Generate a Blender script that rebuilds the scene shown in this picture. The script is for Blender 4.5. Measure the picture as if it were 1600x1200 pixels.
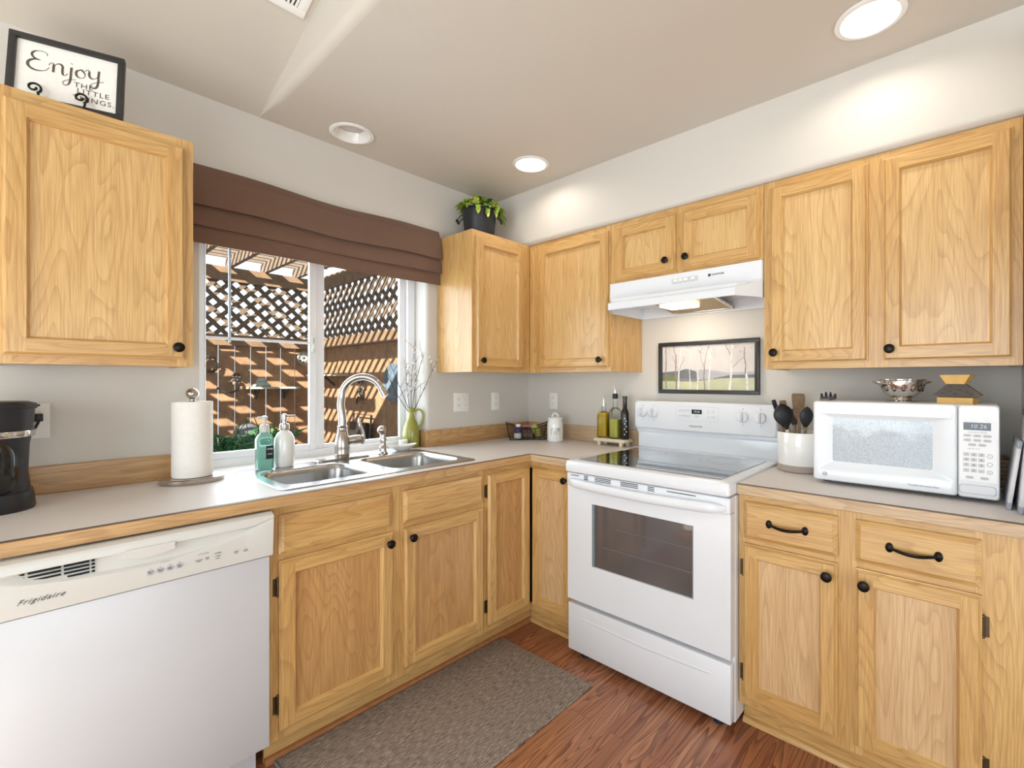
import bpy, bmesh, math, random
from mathutils import Vector, Matrix
PI = math.pi
random.seed(7)
S = bpy.context.scene
for o in list(bpy.data.objects): bpy.data.objects.remove(o)

# ------------------------------------------------------------------ camera
cd = bpy.data.cameras.new('camera'); cam = bpy.data.objects.new('camera', cd); S.collection.objects.link(cam)
FPX, PX, PY = 735.21, 858.51, 595.16
cd.sensor_fit = 'HORIZONTAL'; cd.sensor_width = 36.0; cd.lens = 36.0*FPX/1600
cd.shift_x = (800-PX)/1600; cd.shift_y = (PY-600)/1600
cd.clip_start = 0.02
cam.location = (-2.385, -2.3174, 1.2843)
cam.rotation_euler = (PI/2, 0, math.radians(41.63)-PI/2)
S.camera = cam

# ------------------------------------------------------------------ colour management, sky, sun, window daylight, added fill
S.view_settings.view_transform = 'Standard'; S.view_settings.look = 'None'
S.view_settings.exposure = 0.05; S.view_settings.gamma = 1.0; S.view_settings.use_curve_mapping = False
w = bpy.data.worlds.new('sky'); S.world = w; w.use_nodes = True
bg = w.node_tree.nodes['Background']; bg.inputs[0].default_value = (0.80, 0.90, 1.0, 1); bg.inputs[1].default_value = 1.7

def lamp(name, kind, loc, energy, color=(1, 1, 1), direction=None, size=None, size_y=None, shape=None, angle=None):
    l = bpy.data.lights.new(name, kind); l.energy = energy; l.color = color
    if shape: l.shape = shape
    if size is not None:
        l.size = size
        if size_y: l.size_y = size_y
    if angle is not None: l.angle = angle
    o = bpy.data.objects.new(name, l); S.collection.objects.link(o); o.location = loc
    if direction: o.rotation_euler = Vector(direction).to_track_quat('-Z', 'Y').to_euler()
    return o
lamp('sun', 'SUN', (-6, -5, 8), 19.0, (1.0, 0.91, 0.79), (1.25, 1.0, -1.0), angle=0.006)
lamp('fill_back', 'AREA', (-2.6, -4.90, 1.10), 50, (0.84, 0.93, 1.0), (0.05, 1, 0.15), 2.6, 1.8, 'RECTANGLE')  # added fill lamp in front of the solid, unseen back wall
lamp('fill_rear', 'AREA', (-5.10, -1.9, 1.5), 64, (0.83, 0.93, 1.0), (1, 0.1, 0.2), 2.2, 1.6, 'RECTANGLE')  # added fill lamp by the unseen rear wall, brightens the room sideways
lamp('kitchen_window_daylight', 'AREA', (-1.375, 0.24, 1.42), 15, (0.80, 0.90, 1.0), (0, -1, -0.12), 1.0, 0.95, 'RECTANGLE')

# ------------------------------------------------------------------ materials
def lin(c):
    c = c/255.0
    return c/12.92 if c <= 0.04045 else ((c+0.055)/1.055)**2.4
def rgb(r, g, b): return (lin(r), lin(g), lin(b), 1.0)
class N:
    def __init__(s, name):
        s.m = bpy.data.materials.new(name); s.m.use_nodes = True; s.t = s.m.node_tree
        s.b = s.t.nodes['Principled BSDF']; s.out = s.t.nodes['Material Output']
    def n(s, typ, **kw):
        nd = s.t.nodes.new(typ)
        for k, v in kw.items(): setattr(nd, k, v)
        return nd
    def l(s, a, b): s.t.links.new(a, b)
    def math(s, op, a, b=None, clamp=False):
        nd = s.n('ShaderNodeMath', operation=op, use_clamp=clamp)
        for i, v in enumerate((a, b)):
            if v is None: continue
            if isinstance(v, (int, float)): nd.inputs[i].default_value = v
            else: s.l(v, nd.inputs[i])
        return nd.outputs[0]
    def ramp(s, fac, stops):
        r = s.n('ShaderNodeValToRGB'); e = r.color_ramp.elements
        while len(e) < len(stops): e.new(0.5)
        for k, (p, c) in enumerate(stops): e[k].position = p; e[k].color = c
        s.l(fac, r.inputs[0]); return r.outputs[0]
    def bump(s, h, st, dist=0.01):
        b = s.n('ShaderNodeBump'); b.inputs['Strength'].default_value = st; b.inputs['Distance'].default_value = dist
        s.l(h, b.inputs['Height']); s.l(b.outputs[0], s.b.inputs['Normal'])
    def coord(s, scale, rand=False, kind='Object'):
        tc = s.n('ShaderNodeTexCoord'); mp = s.n('ShaderNodeMapping'); mp.inputs['Scale'].default_value = scale
        s.l(tc.outputs[kind], mp.inputs['Vector'])
        if rand:
            oi = s.n('ShaderNodeObjectInfo'); v = s.n('ShaderNodeVectorMath', operation='SCALE')
            v.inputs[0].default_value = (37, 19, 53); s.l(oi.outputs['Random'], v.inputs['Scale'])
            s.l(v.outputs[0], mp.inputs['Location'])
        return mp.outputs[0]
    def noise(s, vec, scale=1, detail=3, rough=0.5, dist=0):
        t = s.n('ShaderNodeTexNoise'); t.inputs['Scale'].default_value = scale; t.inputs['Detail'].default_value = detail
        t.inputs['Roughness'].default_value = rough; t.inputs['Distortion'].default_value = dist
        s.l(vec, t.inputs['Vector']); return t.outputs[0]
    def mix(s, fac, a, b, mode='MIX'):
        m = s.n('ShaderNodeMix', data_type='RGBA', blend_type=mode)
        if isinstance(fac, (int, float)): m.inputs[0].default_value = fac
        else: s.l(fac, m.inputs[0])
        for i, v in ((6, a), (7, b)):
            if isinstance(v, tuple): m.inputs[i].default_value = v
            else: s.l(v, m.inputs[i])
        return m.outputs[2]
    def set(s, col=None, rough=None, metal=None, **kw):
        if col is not None:
            if isinstance(col, tuple): s.b.inputs['Base Color'].default_value = col
            else: s.l(col, s.b.inputs['Base Color'])
        if rough is not None: s.b.inputs['Roughness'].default_value = rough
        if metal is not None: s.b.inputs['Metallic'].default_value = metal
        for k, v in kw.items(): s.b.inputs[k.replace('_', ' ')].default_value = v
        return s.m

MAT = {}
def plain(name, col, rough=0.5, metal=0.0, var=0.05, vs=25, **kw):
    x = N(name); v = x.coord((1, 1, 1)); f = x.noise(v, vs, 3)
    dark = tuple(c*(1-var) for c in col[:3])+(1,); lite = tuple(min(1, c*(1+var)) for c in col[:3])+(1,)
    c = x.ramp(f, [(0.3, dark), (0.7, lite)])
    MAT[name] = x.set(c, rough, metal, **kw); return MAT[name]
def paint(name, col):
    x = N(name); v = x.coord((1, 1, 1)); f = x.noise(v, 160, 3, 0.6); g = x.noise(v, 1.5, 2)
    c = x.ramp(g, [(0.3, tuple(a*0.985 for a in col[:3])+(1,)), (0.7, tuple(a*1.015 for a in col[:3])+(1,))])
    x.bump(f, 0.10, 0.004); MAT[name] = x.set(c, 0.62)
def oak(name, axis, light, mid, dark, rough=0.33, k=19.0):
    x = N(name); i = 'xyz'.index(axis)
    sc = [8.0, 8.0, 8.0]; sc[i] = 1.1
    v = x.coord(tuple(sc), True); n1 = x.noise(v, 1.0, 1.5, 0.45, 0.3)
    fr = x.math('FRACT', x.math('MULTIPLY', n1, k))
    ring = x.ramp(fr, [(0.0, (1, 1, 1, 1)), (0.09, (0.75, 0.75, 0.75, 1)), (0.35, (0.15, 0.15, 0.15, 1)), (0.94, (0, 0, 0, 1)), (1.0, (1, 1, 1, 1))])
    sp = [330.0, 330.0, 330.0]; sp[i] = 9.0
    p = x.noise(x.coord(tuple(sp), True), 1.0, 2, 0.6)
    pores = x.ramp(p, [(0.40, (0, 0, 0, 1)), (0.68, (1, 1, 1, 1))])
    sb = [22.0, 22.0, 22.0]; sb[i] = 1.2
    t = x.noise(x.coord(tuple(sb), True), 1.0, 3, 0.55)
    base = x.ramp(t, [(0.32, mid), (0.68, light)])
    a = x.mix(x.math('MULTIPLY', ring, 0.32), base, dark)
    b = x.mix(x.math('MULTIPLY', pores, 0.40), a, dark)
    x.bump(pores, 0.05, 0.002)
    MAT[name] = x.set(b, rough, Coat_Weight=0.30, Coat_Roughness=0.22)
OL, OM, OD = rgb(222, 182, 118), rgb(206, 161, 98), rgb(144, 96, 48)
for a in 'xyz': oak('oak_'+a, a, OL, OM, OD)
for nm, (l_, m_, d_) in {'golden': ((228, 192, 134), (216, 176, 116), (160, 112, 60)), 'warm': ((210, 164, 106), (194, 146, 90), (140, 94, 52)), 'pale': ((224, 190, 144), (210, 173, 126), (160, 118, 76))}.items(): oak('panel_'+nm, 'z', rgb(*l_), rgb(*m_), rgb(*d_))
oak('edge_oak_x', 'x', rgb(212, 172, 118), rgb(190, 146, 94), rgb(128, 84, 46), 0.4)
oak('edge_oak_y_lit', 'y', rgb(216, 190, 154), rgb(198, 168, 132), rgb(138, 104, 74), 0.4)  # same oak as the other edge, paled to paint in cool window reflection
paint('wall_paint', rgb(211, 206, 198)); paint('ceiling_paint', rgb(207, 199, 188))
plain('bounce_pale', rgb(222, 222, 220), 0.95, 0, 0.05, 90)
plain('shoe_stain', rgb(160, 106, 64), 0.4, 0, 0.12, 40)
plain('edge_line', rgb(104, 80, 60), 0.5)
plain('laminate', rgb(218, 212, 208), 0.42, 0, 0.03, 220)
plain('appliance_white', rgb(228, 231, 236), 0.22, 0, 0.01, 8, Coat_Weight=0.3, Coat_Roughness=0.08)
plain('dishwasher_white', rgb(207, 208, 212), 0.28, 0, 0.01, 8)
plain('bisque_white', rgb(214, 213, 208), 0.30, 0, 0.01, 8)
plain('vinyl_white', rgb(240, 241, 244), 0.32, 0, 0.01, 8)
plain('plate_white', rgb(240, 238, 234), 0.35, 0, 0.01, 8)
plain('ceramic_white', rgb(240, 239, 236), 0.14, 0, 0.01, 8, Coat_Weight=0.6, Coat_Roughness=0.05)
plain('paper', rgb(244, 240, 233), 0.85, 0, 0.02, 60)
plain('grey_line', rgb(150, 152, 156), 0.5, 0, 0.02)
plain('soft_grey', rgb(205, 206, 210), 0.5, 0, 0.02)
plain('button_grey', rgb(186, 187, 192), 0.4, 0, 0.02)
plain('print_dark', rgb(60, 60, 64), 0.5, 0, 0.02)
plain('black', rgb(22, 22, 24), 0.4, 0, 0.05)
plain('black_plastic', rgb(30, 31, 35), 0.42, 0, 0.05)
plain('bronze', rgb(34, 28, 24), 0.30, 0.75, 0.2, 90)
plain('hinge_bronze', rgb(92, 78, 56), 0.35, 0.8, 0.2, 90)
plain('iron', rgb(30, 26, 23), 0.45, 0.4, 0.1)
plain('dark_recess', rgb(14, 14, 15), 0.8, 0, 0.02)
plain('frame_black', rgb(44, 42, 42), 0.38, 0, 0.05)
plain('taupe_wood', rgb(150, 126, 98), 0.6, 0, 0.15, 60)
plain('pale_wood', rgb(222, 208, 182), 0.55, 0, 0.07, 30)
plain('honey_wood', rgb(218, 176, 104), 0.45, 0, 0.08, 40)
plain('stoneware_base', rgb(168, 156, 146), 0.8, 0, 0.10, 200)
plain('rubber', rgb(26, 32, 48), 0.6)
plain('olive_glaze', rgb(150, 148, 64), 0.18, 0, 0.16, 18, Coat_Weight=0.5, Coat_Roughness=0.08)
plain('twig', rgb(70, 50, 40), 0.8); plain('bud', rgb(232, 224, 214), 0.8)
plain('leaf', rgb(146, 180, 62), 0.45, 0, 0.35, 30); plain('leaf_yellow', rgb(206, 212, 92), 0.45, 0, 0.25, 30)
plain('leaf_dark', rgb(58, 92, 34), 0.5, 0, 0.3, 30)
plain('pot_black', rgb(38, 40, 44), 0.45, 0.2)
plain('purple', rgb(80, 52, 120), 0.4); plain('pink', rgb(196, 92, 150), 0.4)
plain('bag_green', rgb(176, 178, 84), 0.4, 0, 0.15, 40)
plain('nuts', rgb(150, 128, 108), 0.7, 0, 0.4, 90)
plain('slate', rgb(84, 76, 68), 0.45, 0.0, 0.12, 30)
plain('board_white', rgb(214, 214, 218), 0.35); plain('board_grey', rgb(150, 156, 168), 0.5)
plain('screen', rgb(58, 64, 76), 0.15, 0); plain('display_glass', rgb(28, 34, 30), 0.12)
plain('digit', rgb(205, 214, 216), 0.4)
plain('fence_wood', rgb(146, 114, 86), 0.75, 0, 0.25, 14)
plain('rail_wood', rgb(122, 98, 76), 0.75, 0, 0.2, 14)
plain('lattice_wood', rgb(104, 88, 74), 0.75, 0, 0.2, 20)
plain('pergola_wood', rgb(120, 102, 86), 0.75, 0, 0.2, 16)
plain('fern', rgb(40, 96, 44), 0.6, 0, 0.4, 40); plain('stone_grey', rgb(150, 156, 152), 0.7, 0, 0.15, 50)
plain('shelf_green', rgb(172, 178, 160), 0.6); plain('blue_plate', rgb(92, 108, 122), 0.3, 0, 0.4, 30)
plain('metal_grey', rgb(90, 88, 88), 0.45, 0.8); plain('ball_grey', rgb(92, 94, 96), 0.3)
plain('gravel', rgb(140, 130, 118), 0.9, 0, 0.3, 60)
plain('sky_grey', rgb(214, 208, 205), 0.6, 0, 0.05, 12); plain('hill_grey', rgb(116, 118, 122), 0.6, 0, 0.15, 20)
plain('hill_green', rgb(128, 132, 92), 0.6, 0, 0.15, 20); plain('field', rgb(196, 198, 164), 0.6, 0, 0.10, 14)
plain('mist', rgb(184, 182, 186), 0.6, 0, 0.06, 12); plain('birch', rgb(226, 222, 220), 0.6, 0, 0.2, 70)
plain('birch_dark', rgb(140, 132, 128), 0.6, 0, 0.3, 70); plain('rust_leaf', rgb(140, 104, 82), 0.6, 0, 0.3)
plain('sign_ink', rgb(92, 84, 66), 0.5); plain('bottle_dark', rgb(26, 24, 22), 0.12)
plain('filter_mesh', rgb(150, 128, 88), 0.35, 0.7, 0.3, 260)
plain('blind_clear', rgb(196, 214, 226), 0.2)
plain('bezel_grey', rgb(120, 132, 138), 0.3)

def brushed(name, col, axis, rough=0.28):
    x = N(name); sc = [260.0]*3; sc['xyz'.index(axis)] = 4.0
    f = x.noise(x.coord(tuple(sc)), 1, 2); x.bump(f, 0.03, 0.001)
    c = x.ramp(f, [(0.3, tuple(a*0.92 for a in col[:3])+(1,)), (0.7, col)])
    MAT[name] = x.set(c, rough, 1.0)
brushed('steel', rgb(178, 177, 176), 'x', 0.26); brushed('nickel', rgb(190, 182, 174), 'z', 0.22); brushed('chrome', rgb(214, 210, 206), 'z', 0.10)

def glassy(name, tint, gl=0.10, rough=0.02):
    x = N(name); t = x.n('ShaderNodeBsdfTransparent'); t.inputs[0].default_value = tint
    g = x.n('ShaderNodeBsdfGlossy'); g.inputs['Roughness'].default_value = rough
    lw = x.n('ShaderNodeLayerWeight'); lw.inputs[0].default_value = 0.25
    f = x.math('MULTIPLY', lw.outputs['Fresnel'], gl*4, True)
    m = x.n('ShaderNodeMixShader'); x.l(f, m.inputs[0]); x.l(t.outputs[0], m.inputs[1]); x.l(g.outputs[0], m.inputs[2])
    x.l(m.outputs[0], x.out.inputs[0]); MAT[name] = x.m
glassy('window_glass', (0.97, 0.985, 0.98, 1), 0.05, 0.0); glassy('clear_glass', (0.93, 0.95, 0.94, 1), 0.22)
glassy('bag_plastic', (0.85, 0.85, 0.86, 1), 0.2, 0.1)
def liquid(name, col, rough=0.08, tw=0.55):
    x = N(name); MAT[name] = x.set(col, rough, 0, Transmission_Weight=tw, IOR=1.33)
liquid('oil_amber', rgb(214, 180, 40), 0.08, 0.3); liquid('oil_green', rgb(214, 206, 96), 0.08, 0.3); liquid('soap_green', rgb(150, 206, 190), 0.05, 0.6)

x = N('cooktop_glass'); v = x.coord((1, 1, 1))
f = x.noise(v, 900, 1)
MAT['cooktop_glass'] = x.set(x.ramp(f, [(0.55, rgb(24, 26, 29)), (0.75, rgb(60, 64, 70))]), 0.04, 0, Specular_IOR_Level=0.9, Coat_Weight=1.0, Coat_Roughness=0.02, Coat_IOR=1.9)
x = N('oven_glass'); MAT['oven_glass'] = x.set(x.ramp(x.noise(x.coord((1, 1, 1)), 3, 2), [(0.3, rgb(84, 77, 76)), (0.7, rgb(100, 92, 90))]), 0.05, 0, Coat_Weight=0.6, Coat_Roughness=0.02)
x = N('microwave_screen')
v = x.coord((1, 1, 1)); vo = x.n('ShaderNodeTexVoronoi'); vo.inputs['Scale'].default_value = 420; x.l(v, vo.inputs['Vector'])
c = x.ramp(vo.outputs['Distance'], [(0.30, rgb(150, 160, 170)), (0.5, rgb(196, 204, 212))])
b1 = x.noise(v, 9, 2); x.bump(b1, 0.12, 0.02)
MAT['microwave_screen'] = x.set(c, 0.10, 0, Coat_Weight=0.5, Coat_Roughness=0.04)

# oak strip floor: boards run along the window wall
x = N('floor_oak'); tc = x.n('ShaderNodeTexCoord'); br = x.n('ShaderNodeTexBrick')
br.offset = 0.37; br.inputs['Scale'].default_value = 1.0; br.inputs['Brick Width'].default_value = 0.95; br.inputs['Row Height'].default_value = 0.083
br.inputs['Mortar Size'].default_value = 0.0011; br.inputs['Mortar Smooth'].default_value = 0.3; br.inputs['Bias'].default_value = 0.0
br.inputs['Color1'].default_value = (0, 0, 0, 1); br.inputs['Color2'].default_value = (1, 1, 1, 1); br.inputs['Mortar'].default_value = (0.5, 0.5, 0.5, 1)
x.l(tc.outputs['Object'], br.inputs['Vector'])
vm = x.n('ShaderNodeVectorMath', operation='MULTIPLY_ADD'); x.l(br.outputs['Color'], vm.inputs[0]); vm.inputs[1].default_value = (31, 17, 23)
mp = x.n('ShaderNodeMapping'); mp.inputs['Scale'].default_value = (1.3, 13, 1); x.l(tc.outputs['Object'], mp.inputs['Vector']); x.l(mp.outputs[0], vm.inputs[2])
n1 = x.noise(vm.outputs[0], 1.0, 1.6, 0.45, 0.4); fr = x.math('FRACT', x.math('MULTIPLY', n1, 16))
ring = x.ramp(fr, [(0, (1, 1, 1, 1)), (0.16, (0.7, 0.7, 0.7, 1)), (0.6, (0.12, 0.12, 0.12, 1)), (0.92, (0, 0, 0, 1)), (1, (1, 1, 1, 1))])
base = x.ramp(br.outputs['Color'], [(0.0, rgb(166, 106, 72)), (0.5, rgb(182, 121, 84)), (1.0, rgb(198, 140, 102))])
mp2 = x.n('ShaderNodeMapping'); mp2.inputs['Scale'].default_value = (9, 300, 1); x.l(tc.outputs['Object'], mp2.inputs['Vector'])
po = x.ramp(x.noise(mp2.outputs[0], 1, 2), [(0.42, (0, 0, 0, 1)), (0.7, (1, 1, 1, 1))])
c = x.mix(x.math('MULTIPLY', ring, 0.78), base, rgb(92, 46, 28)); c = x.mix(x.math('MULTIPLY', po, 0.22), c, rgb(110, 62, 42))
c = x.mix(x.math('MULTIPLY', br.outputs['Fac'], 0.6), c, rgb(80, 44, 30))
MAT['floor_oak'] = x.set(c, 0.30, 0, Coat_Weight=0.2, Coat_Roughness=0.2)

# woven rug, weave runs along the rug
x = N('rug_weave'); tc = x.n('ShaderNodeTexCoord')
def wv(scale, axis):
    t = x.n('ShaderNodeTexWave', wave_type='BANDS', bands_direction=axis); t.inputs['Scale'].default_value = scale
    t.inputs['Distortion'].default_value = 1.6; t.inputs['Detail'].default_value = 2; t.inputs['Detail Scale'].default_value = 3
    x.l(tc.outputs['Object'], t.inputs['Vector']); return t.outputs['Fac']
wy = wv(32, 'Y'); wx = wv(42, 'X')
mp = x.n('ShaderNodeMapping'); mp.inputs['Scale'].default_value = (34, 200, 1); x.l(tc.outputs['Object'], mp.inputs['Vector'])
nn = x.noise(mp.outputs[0], 1, 3, 0.7)
h = x.math('ADD', x.math('MULTIPLY', nn, 1.1), x.math('MULTIPLY', x.math('SUBTRACT', x.math('MULTIPLY', wy, wx), 0.3), 0.14))
c = x.ramp(h, [(0.30, rgb(88, 78, 70)), (0.55, rgb(148, 134, 122)), (0.8, rgb(198, 184, 170))])
x.bump(h, 0.8, 0.006); MAT['rug_weave'] = x.set(c, 0.9)
# shade fabric
x = N('shade_fabric'); v = x.coord((1, 1, 1))
a = x.n('ShaderNodeTexChecker'); a.inputs['Scale'].default_value = 260; x.l(v, a.inputs['Vector'])
c = x.mix(a.outputs['Fac'], rgb(120, 90, 72), rgb(98, 71, 56)); nn = x.noise(v, 14, 2); c = x.mix(x.math('MULTIPLY', nn, 0.25), c, rgb(132, 102, 86))
x.bump(a.outputs['Fac'], 0.2, 0.001); MAT['shade_fabric'] = x.set(c, 0.85, 0, Sheen_Weight=0.2)
def emit(name, col, st):
    x = N(name); MAT[name] = x.set((0.9, 0.9, 0.88, 1), 0.4, 0, Emission_Color=col, Emission_Strength=st)
emit('lamp_lens', (1.0, 0.94, 0.85, 1), 5.0); emit('hood_lens', (1.0, 0.88, 0.68, 1), 5.0)
plain('lens_off', rgb(214, 206, 208), 0.4)

# ------------------------------------------------------------------ mesh building
I4 = Matrix.Identity(4)
def face_y(x=0, y=0, z=0): return Matrix(((1, 0, 0, x), (0, 0, -1, y), (0, 1, 0, z), (0, 0, 0, 1)))   # u right, v up, w towards -y
def face_x(x=0, y=0, z=0): return Matrix(((0, 0, -1, x), (-1, 0, 0, y), (0, 1, 0, z), (0, 0, 0, 1)))  # u towards -y, v up, w towards -x
class MB:
    def __init__(s, mat=None, M=None):
        s.bm = bmesh.new(); s.mats = []; s.M = M or I4; s.mat(mat or 'black')
    def mat(s, name):
        if name not in s.mats: s.mats.append(name)
        s.mi = s.mats.index(name); return s
    def v(s, p): return s.bm.verts.new(s.M @ Vector(p))
    def f(s, vs):
        try:
            fc = s.bm.faces.new(vs); fc.material_index = s.mi; return fc
        except ValueError: return None
    def poly(s, pts): return s.f([s.v(p) for p in pts])
    def box(s, x0, x1, y0, y1, z0, z1, bev=0, seg=2):
        vs = [s.v((a, b, c)) for c in (z0, z1) for b in (y0, y1) for a in (x0, x1)]
        fs = [s.f([vs[i] for i in q]) for q in ((0, 2, 3, 1), (4, 5, 7, 6), (0, 1, 5, 4), (2, 6, 7, 3), (0, 4, 6, 2), (1, 3, 7, 5))]
        if bev:
            es = list({e for f in fs for e in f.edges})
            r = bmesh.ops.bevel(s.bm, geom=es, offset=bev, segments=seg, affect='EDGES', profile=0.5)
            for fc in r['faces']: fc.material_index = s.mi
        return s
    def prism(s, pts, d0, d1, axis=2):
        def mk(p, d):
            q = list(p); q.insert(axis, d); return s.v(q)
        a = [mk(p, d0) for p in pts]; b = [mk(p, d1) for p in pts]; n = len(pts)
        s.f(list(reversed(a))); s.f(b)
        for i in range(n): s.f([a[i], a[(i+1) % n], b[(i+1) % n], b[i]])
        return s
    def loft(s, loops, cap0=True, cap1=True, closed=True):
        L = [[s.v(p) for p in lp] for lp in loops]; n = len(L[0])
        for a, b in zip(L, L[1:]):
            for i in range(n if closed else n-1): s.f([a[i], a[(i+1) % n], b[(i+1) % n], b[i]])
        if cap0: s.f(list(reversed(L[0])))
        if cap1: s.f(L[-1])
        return s
    def lathe(s, prof, c=(0, 0, 0), seg=32, sx=1, sy=1, cap0=True, cap1=True):
        loops = []
        for r, z in prof:
            r = max(r, 1e-5)
            loops.append([(c[0]+sx*r*math.cos(2*PI*k/seg), c[1]+sy*r*math.sin(2*PI*k/seg), c[2]+z) for k in range(seg)])
        return s.loft(loops, cap0, cap1)
    def tube(s, pts, r, seg=10, caps=True, closed=False):
        P = [Vector(p) for p in pts]; n = len(P); R = r if isinstance(r, (list, tuple)) else [r]*n
        loops = []; up = None
        for i in range(n):
            if closed: t = P[(i+1) % n]-P[i-1]
            else: t = P[min(i+1, n-1)]-P[max(i-1, 0)]
            t.normalize()
            if up is None:
                a = Vector((0, 0, 1)) if abs(t.z) < 0.9 else Vector((1, 0, 0)); up = (a-t*a.dot(t)).normalized()
            else:
                up = up-t*up.dot(t)
                up = up.normalized() if up.length > 1e-6 else t.orthogonal().normalized()
            sd = t.cross(up)
            loops.append([P[i]+R[i]*(math.cos(2*PI*k/seg)*up+math.sin(2*PI*k/seg)*sd) for k in range(seg)])
        if closed: loops.append(loops[0]); caps = False
        return s.loft(loops, caps, caps)
    def ribbon(s, pts, wd):
        # flat stroke in the u,v plane at w
        P = [Vector(p) for p in pts]; n = len(P); W = wd if isinstance(wd, (list, tuple)) else [wd]*n
        A = []
        for i in range(n):
            t = (P[min(i+1, n-1)]-P[max(i-1, 0)]); t.z = 0; t.normalize(); nn = Vector((-t.y, t.x, 0))*W[i]/2
            A.append((s.v(P[i]+nn), s.v(P[i]-nn)))
        for a, b in zip(A, A[1:]): s.f([a[0], a[1], b[1], b[0]])
        return s
    def ball(s, c, r, seg=14, sz=1.0):
        m = max(4, seg//2)
        return s.lathe([(r*math.sin(PI*k/m), -r*sz*math.cos(PI*k/m)) for k in range(m+1)], c, seg)
    def text(s, body, size, M, shear=0.0, extrude=0.0004, align='CENTER', sp=1.0):
        cu = bpy.data.curves.new('txt', 'FONT'); cu.body = body; cu.size = size; cu.align_x = align; cu.align_y = 'CENTER'
        cu.shear = shear; cu.extrude = extrude; cu.space_character = sp; cu.resolution_u = 3
        ob = bpy.data.objects.new('txt', cu); S.collection.objects.link(ob); bpy.context.view_layer.update()
        me = bpy.data.meshes.new_from_object(ob.evaluated_get(bpy.context.evaluated_depsgraph_get()))
        bpy.data.objects.remove(ob); bpy.data.curves.remove(cu)
        vs = [s.bm.verts.new(M @ v.co) for v in me.vertices]
        for p in me.polygons: s.f([vs[i] for i in p.vertices])
        bpy.data.meshes.remove(me); return s
    def xf(s, M):
        bmesh.ops.transform(s.bm, matrix=M, verts=list(s.bm.verts)); return s
    def build(s, name, parent=None, smooth=35, normals=True):
        if normals: bmesh.ops.recalc_face_normals(s.bm, faces=list(s.bm.faces))
        me = bpy.data.meshes.new(name)
        org = Vector((0, 0, 0)); p = parent
        while p is not None: org += Vector(p.location); p = p.parent
        bmesh.ops.translate(s.bm, vec=-org, verts=list(s.bm.verts))
        s.bm.to_mesh(me); s.bm.free()
        for m in s.mats: me.materials.append(MAT[m])
        if smooth:
            me.shade_smooth(); me.set_sharp_from_angle(angle=math.radians(smooth))
        o = bpy.data.objects.new(name, me); S.collection.objects.link(o)
        if parent is not None: o.parent = parent
        return o
def tag(o, label, cat, group=None, kind=None):
    o['label'] = label; o['category'] = cat
    if group: o['group'] = group
    if kind: o['kind'] = kind
    return o
def thing(name, loc, label, cat, group=None):
    o = bpy.data.objects.new(name, None); S.collection.objects.link(o); o.location = loc
    return tag(o, label, cat, group)
def struct(o): o['kind'] = 'structure'; return o
def rr(cx, cy, hx, hy, r, z, n=5):
    out = []
    for (sx, sy, a0) in ((1, 1, 0), (-1, 1, 90), (-1, -1, 180), (1, -1, 270)):
        for k in range(n+1):
            a = math.radians(a0+90*k/n)
            out.append((cx+sx*(hx-r)+r*math.cos(a), cy+sy*(hy-r)+r*math.sin(a), z))
    return out
def arc(cx, cy, r, a0, a1, n): return [(cx+r*math.cos(math.radians(a0+(a1-a0)*k/n)), cy+r*math.sin(math.radians(a0+(a1-a0)*k/n))) for k in range(n+1)]
def bez(p0, p1, p2, p3, n=10):
    o = []
    for k in range(n+1):
        t = k/n; u = 1-t
        o.append(tuple(u*u*u*a+3*u*u*t*b+3*u*t*t*c+t*t*t*d for a, b, c, d in zip(p0, p1, p2, p3)))
    return o
def catmull(P, n=8):
    P = [Vector(p) for p in P]; out = []
    for i in range(len(P)-1):
        a, b, c, d = P[max(i-1, 0)], P[i], P[i+1], P[min(i+2, len(P)-1)]
        for k in range(n):
            t = k/n
            out.append(0.5*((2*b)+(c-a)*t+(2*a-5*b+4*c-d)*t*t+(3*b-a-3*c+d)*t**3))
    out.append(P[-1]); return out

ZC = 0.907          # counter top
ZCEIL = 2.438
# ------------------------------------------------------------------ structure
b = MB('floor_oak'); b.box(-5.3, 0.05, -5.1, 0.05, -0.05, 0.0); struct(b.build('floor', smooth=0))
WX0, WX1, WZ1 = -1.905, -0.838, 2.06   # window opening
b = MB('wall_paint')
b.box(-5.3, WX0, 0, 0.17, 0, ZCEIL+0.12); b.box(WX1+0.02, 0.12, 0, 0.17, 0, ZCEIL+0.12)
b.box(WX0, WX1+0.02, 0, 0.17, WZ1, ZCEIL+0.12); b.box(WX0, WX1+0.02, 0, 0.17, 0, ZC-0.04)
# rounded drywall jamb
b.prism([(WX1+0.02, 0.17), (WX1, 0.17)]+[(px, py) for px, py in arc(WX1+0.02, 0.02, 0.02, 180, 270, 6)], ZC-0.04, WZ1)
struct(b.build('wall_left'))
b = MB('wall_paint'); b.box(0, 0.12, -5.1, 0, 0, ZCEIL+0.12); struct(b.build('wall_right', smooth=0))
b = MB('wall_paint'); b.box(-0.62, 0, -2.57, -2.462, 0, 2.3); struct(b.build('wall_end', smooth=0))
b = MB('wall_paint'); b.box(-5.3, 0.12, -5.1, -5.0, 0, 3.95); struct(b.build('wall_back', smooth=0))
b = MB('wall_paint'); b.box(-5.3, -5.2, -5.1, -4.7, 0, 3.95); b.box(-5.3, -5.2, -1.6, 0.17, 0, 3.95); b.box(-5.3, -5.2, -4.7, -1.6, 2.15, 3.95); b.box(-5.3, -5.2, -4.7, -1.6, 0, 0.08); struct(b.build('wall_rear', smooth=0))  # unseen wall; its opening is added to let sun onto the floor
b = MB('bounce_pale'); b.box(-5.2, -2.75, -5.0, -0.02, 0.0005, 0.012); struct(b.build('floor_bounce', smooth=0))  # pale unseen slab added to bounce the sun up to the ceiling
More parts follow.
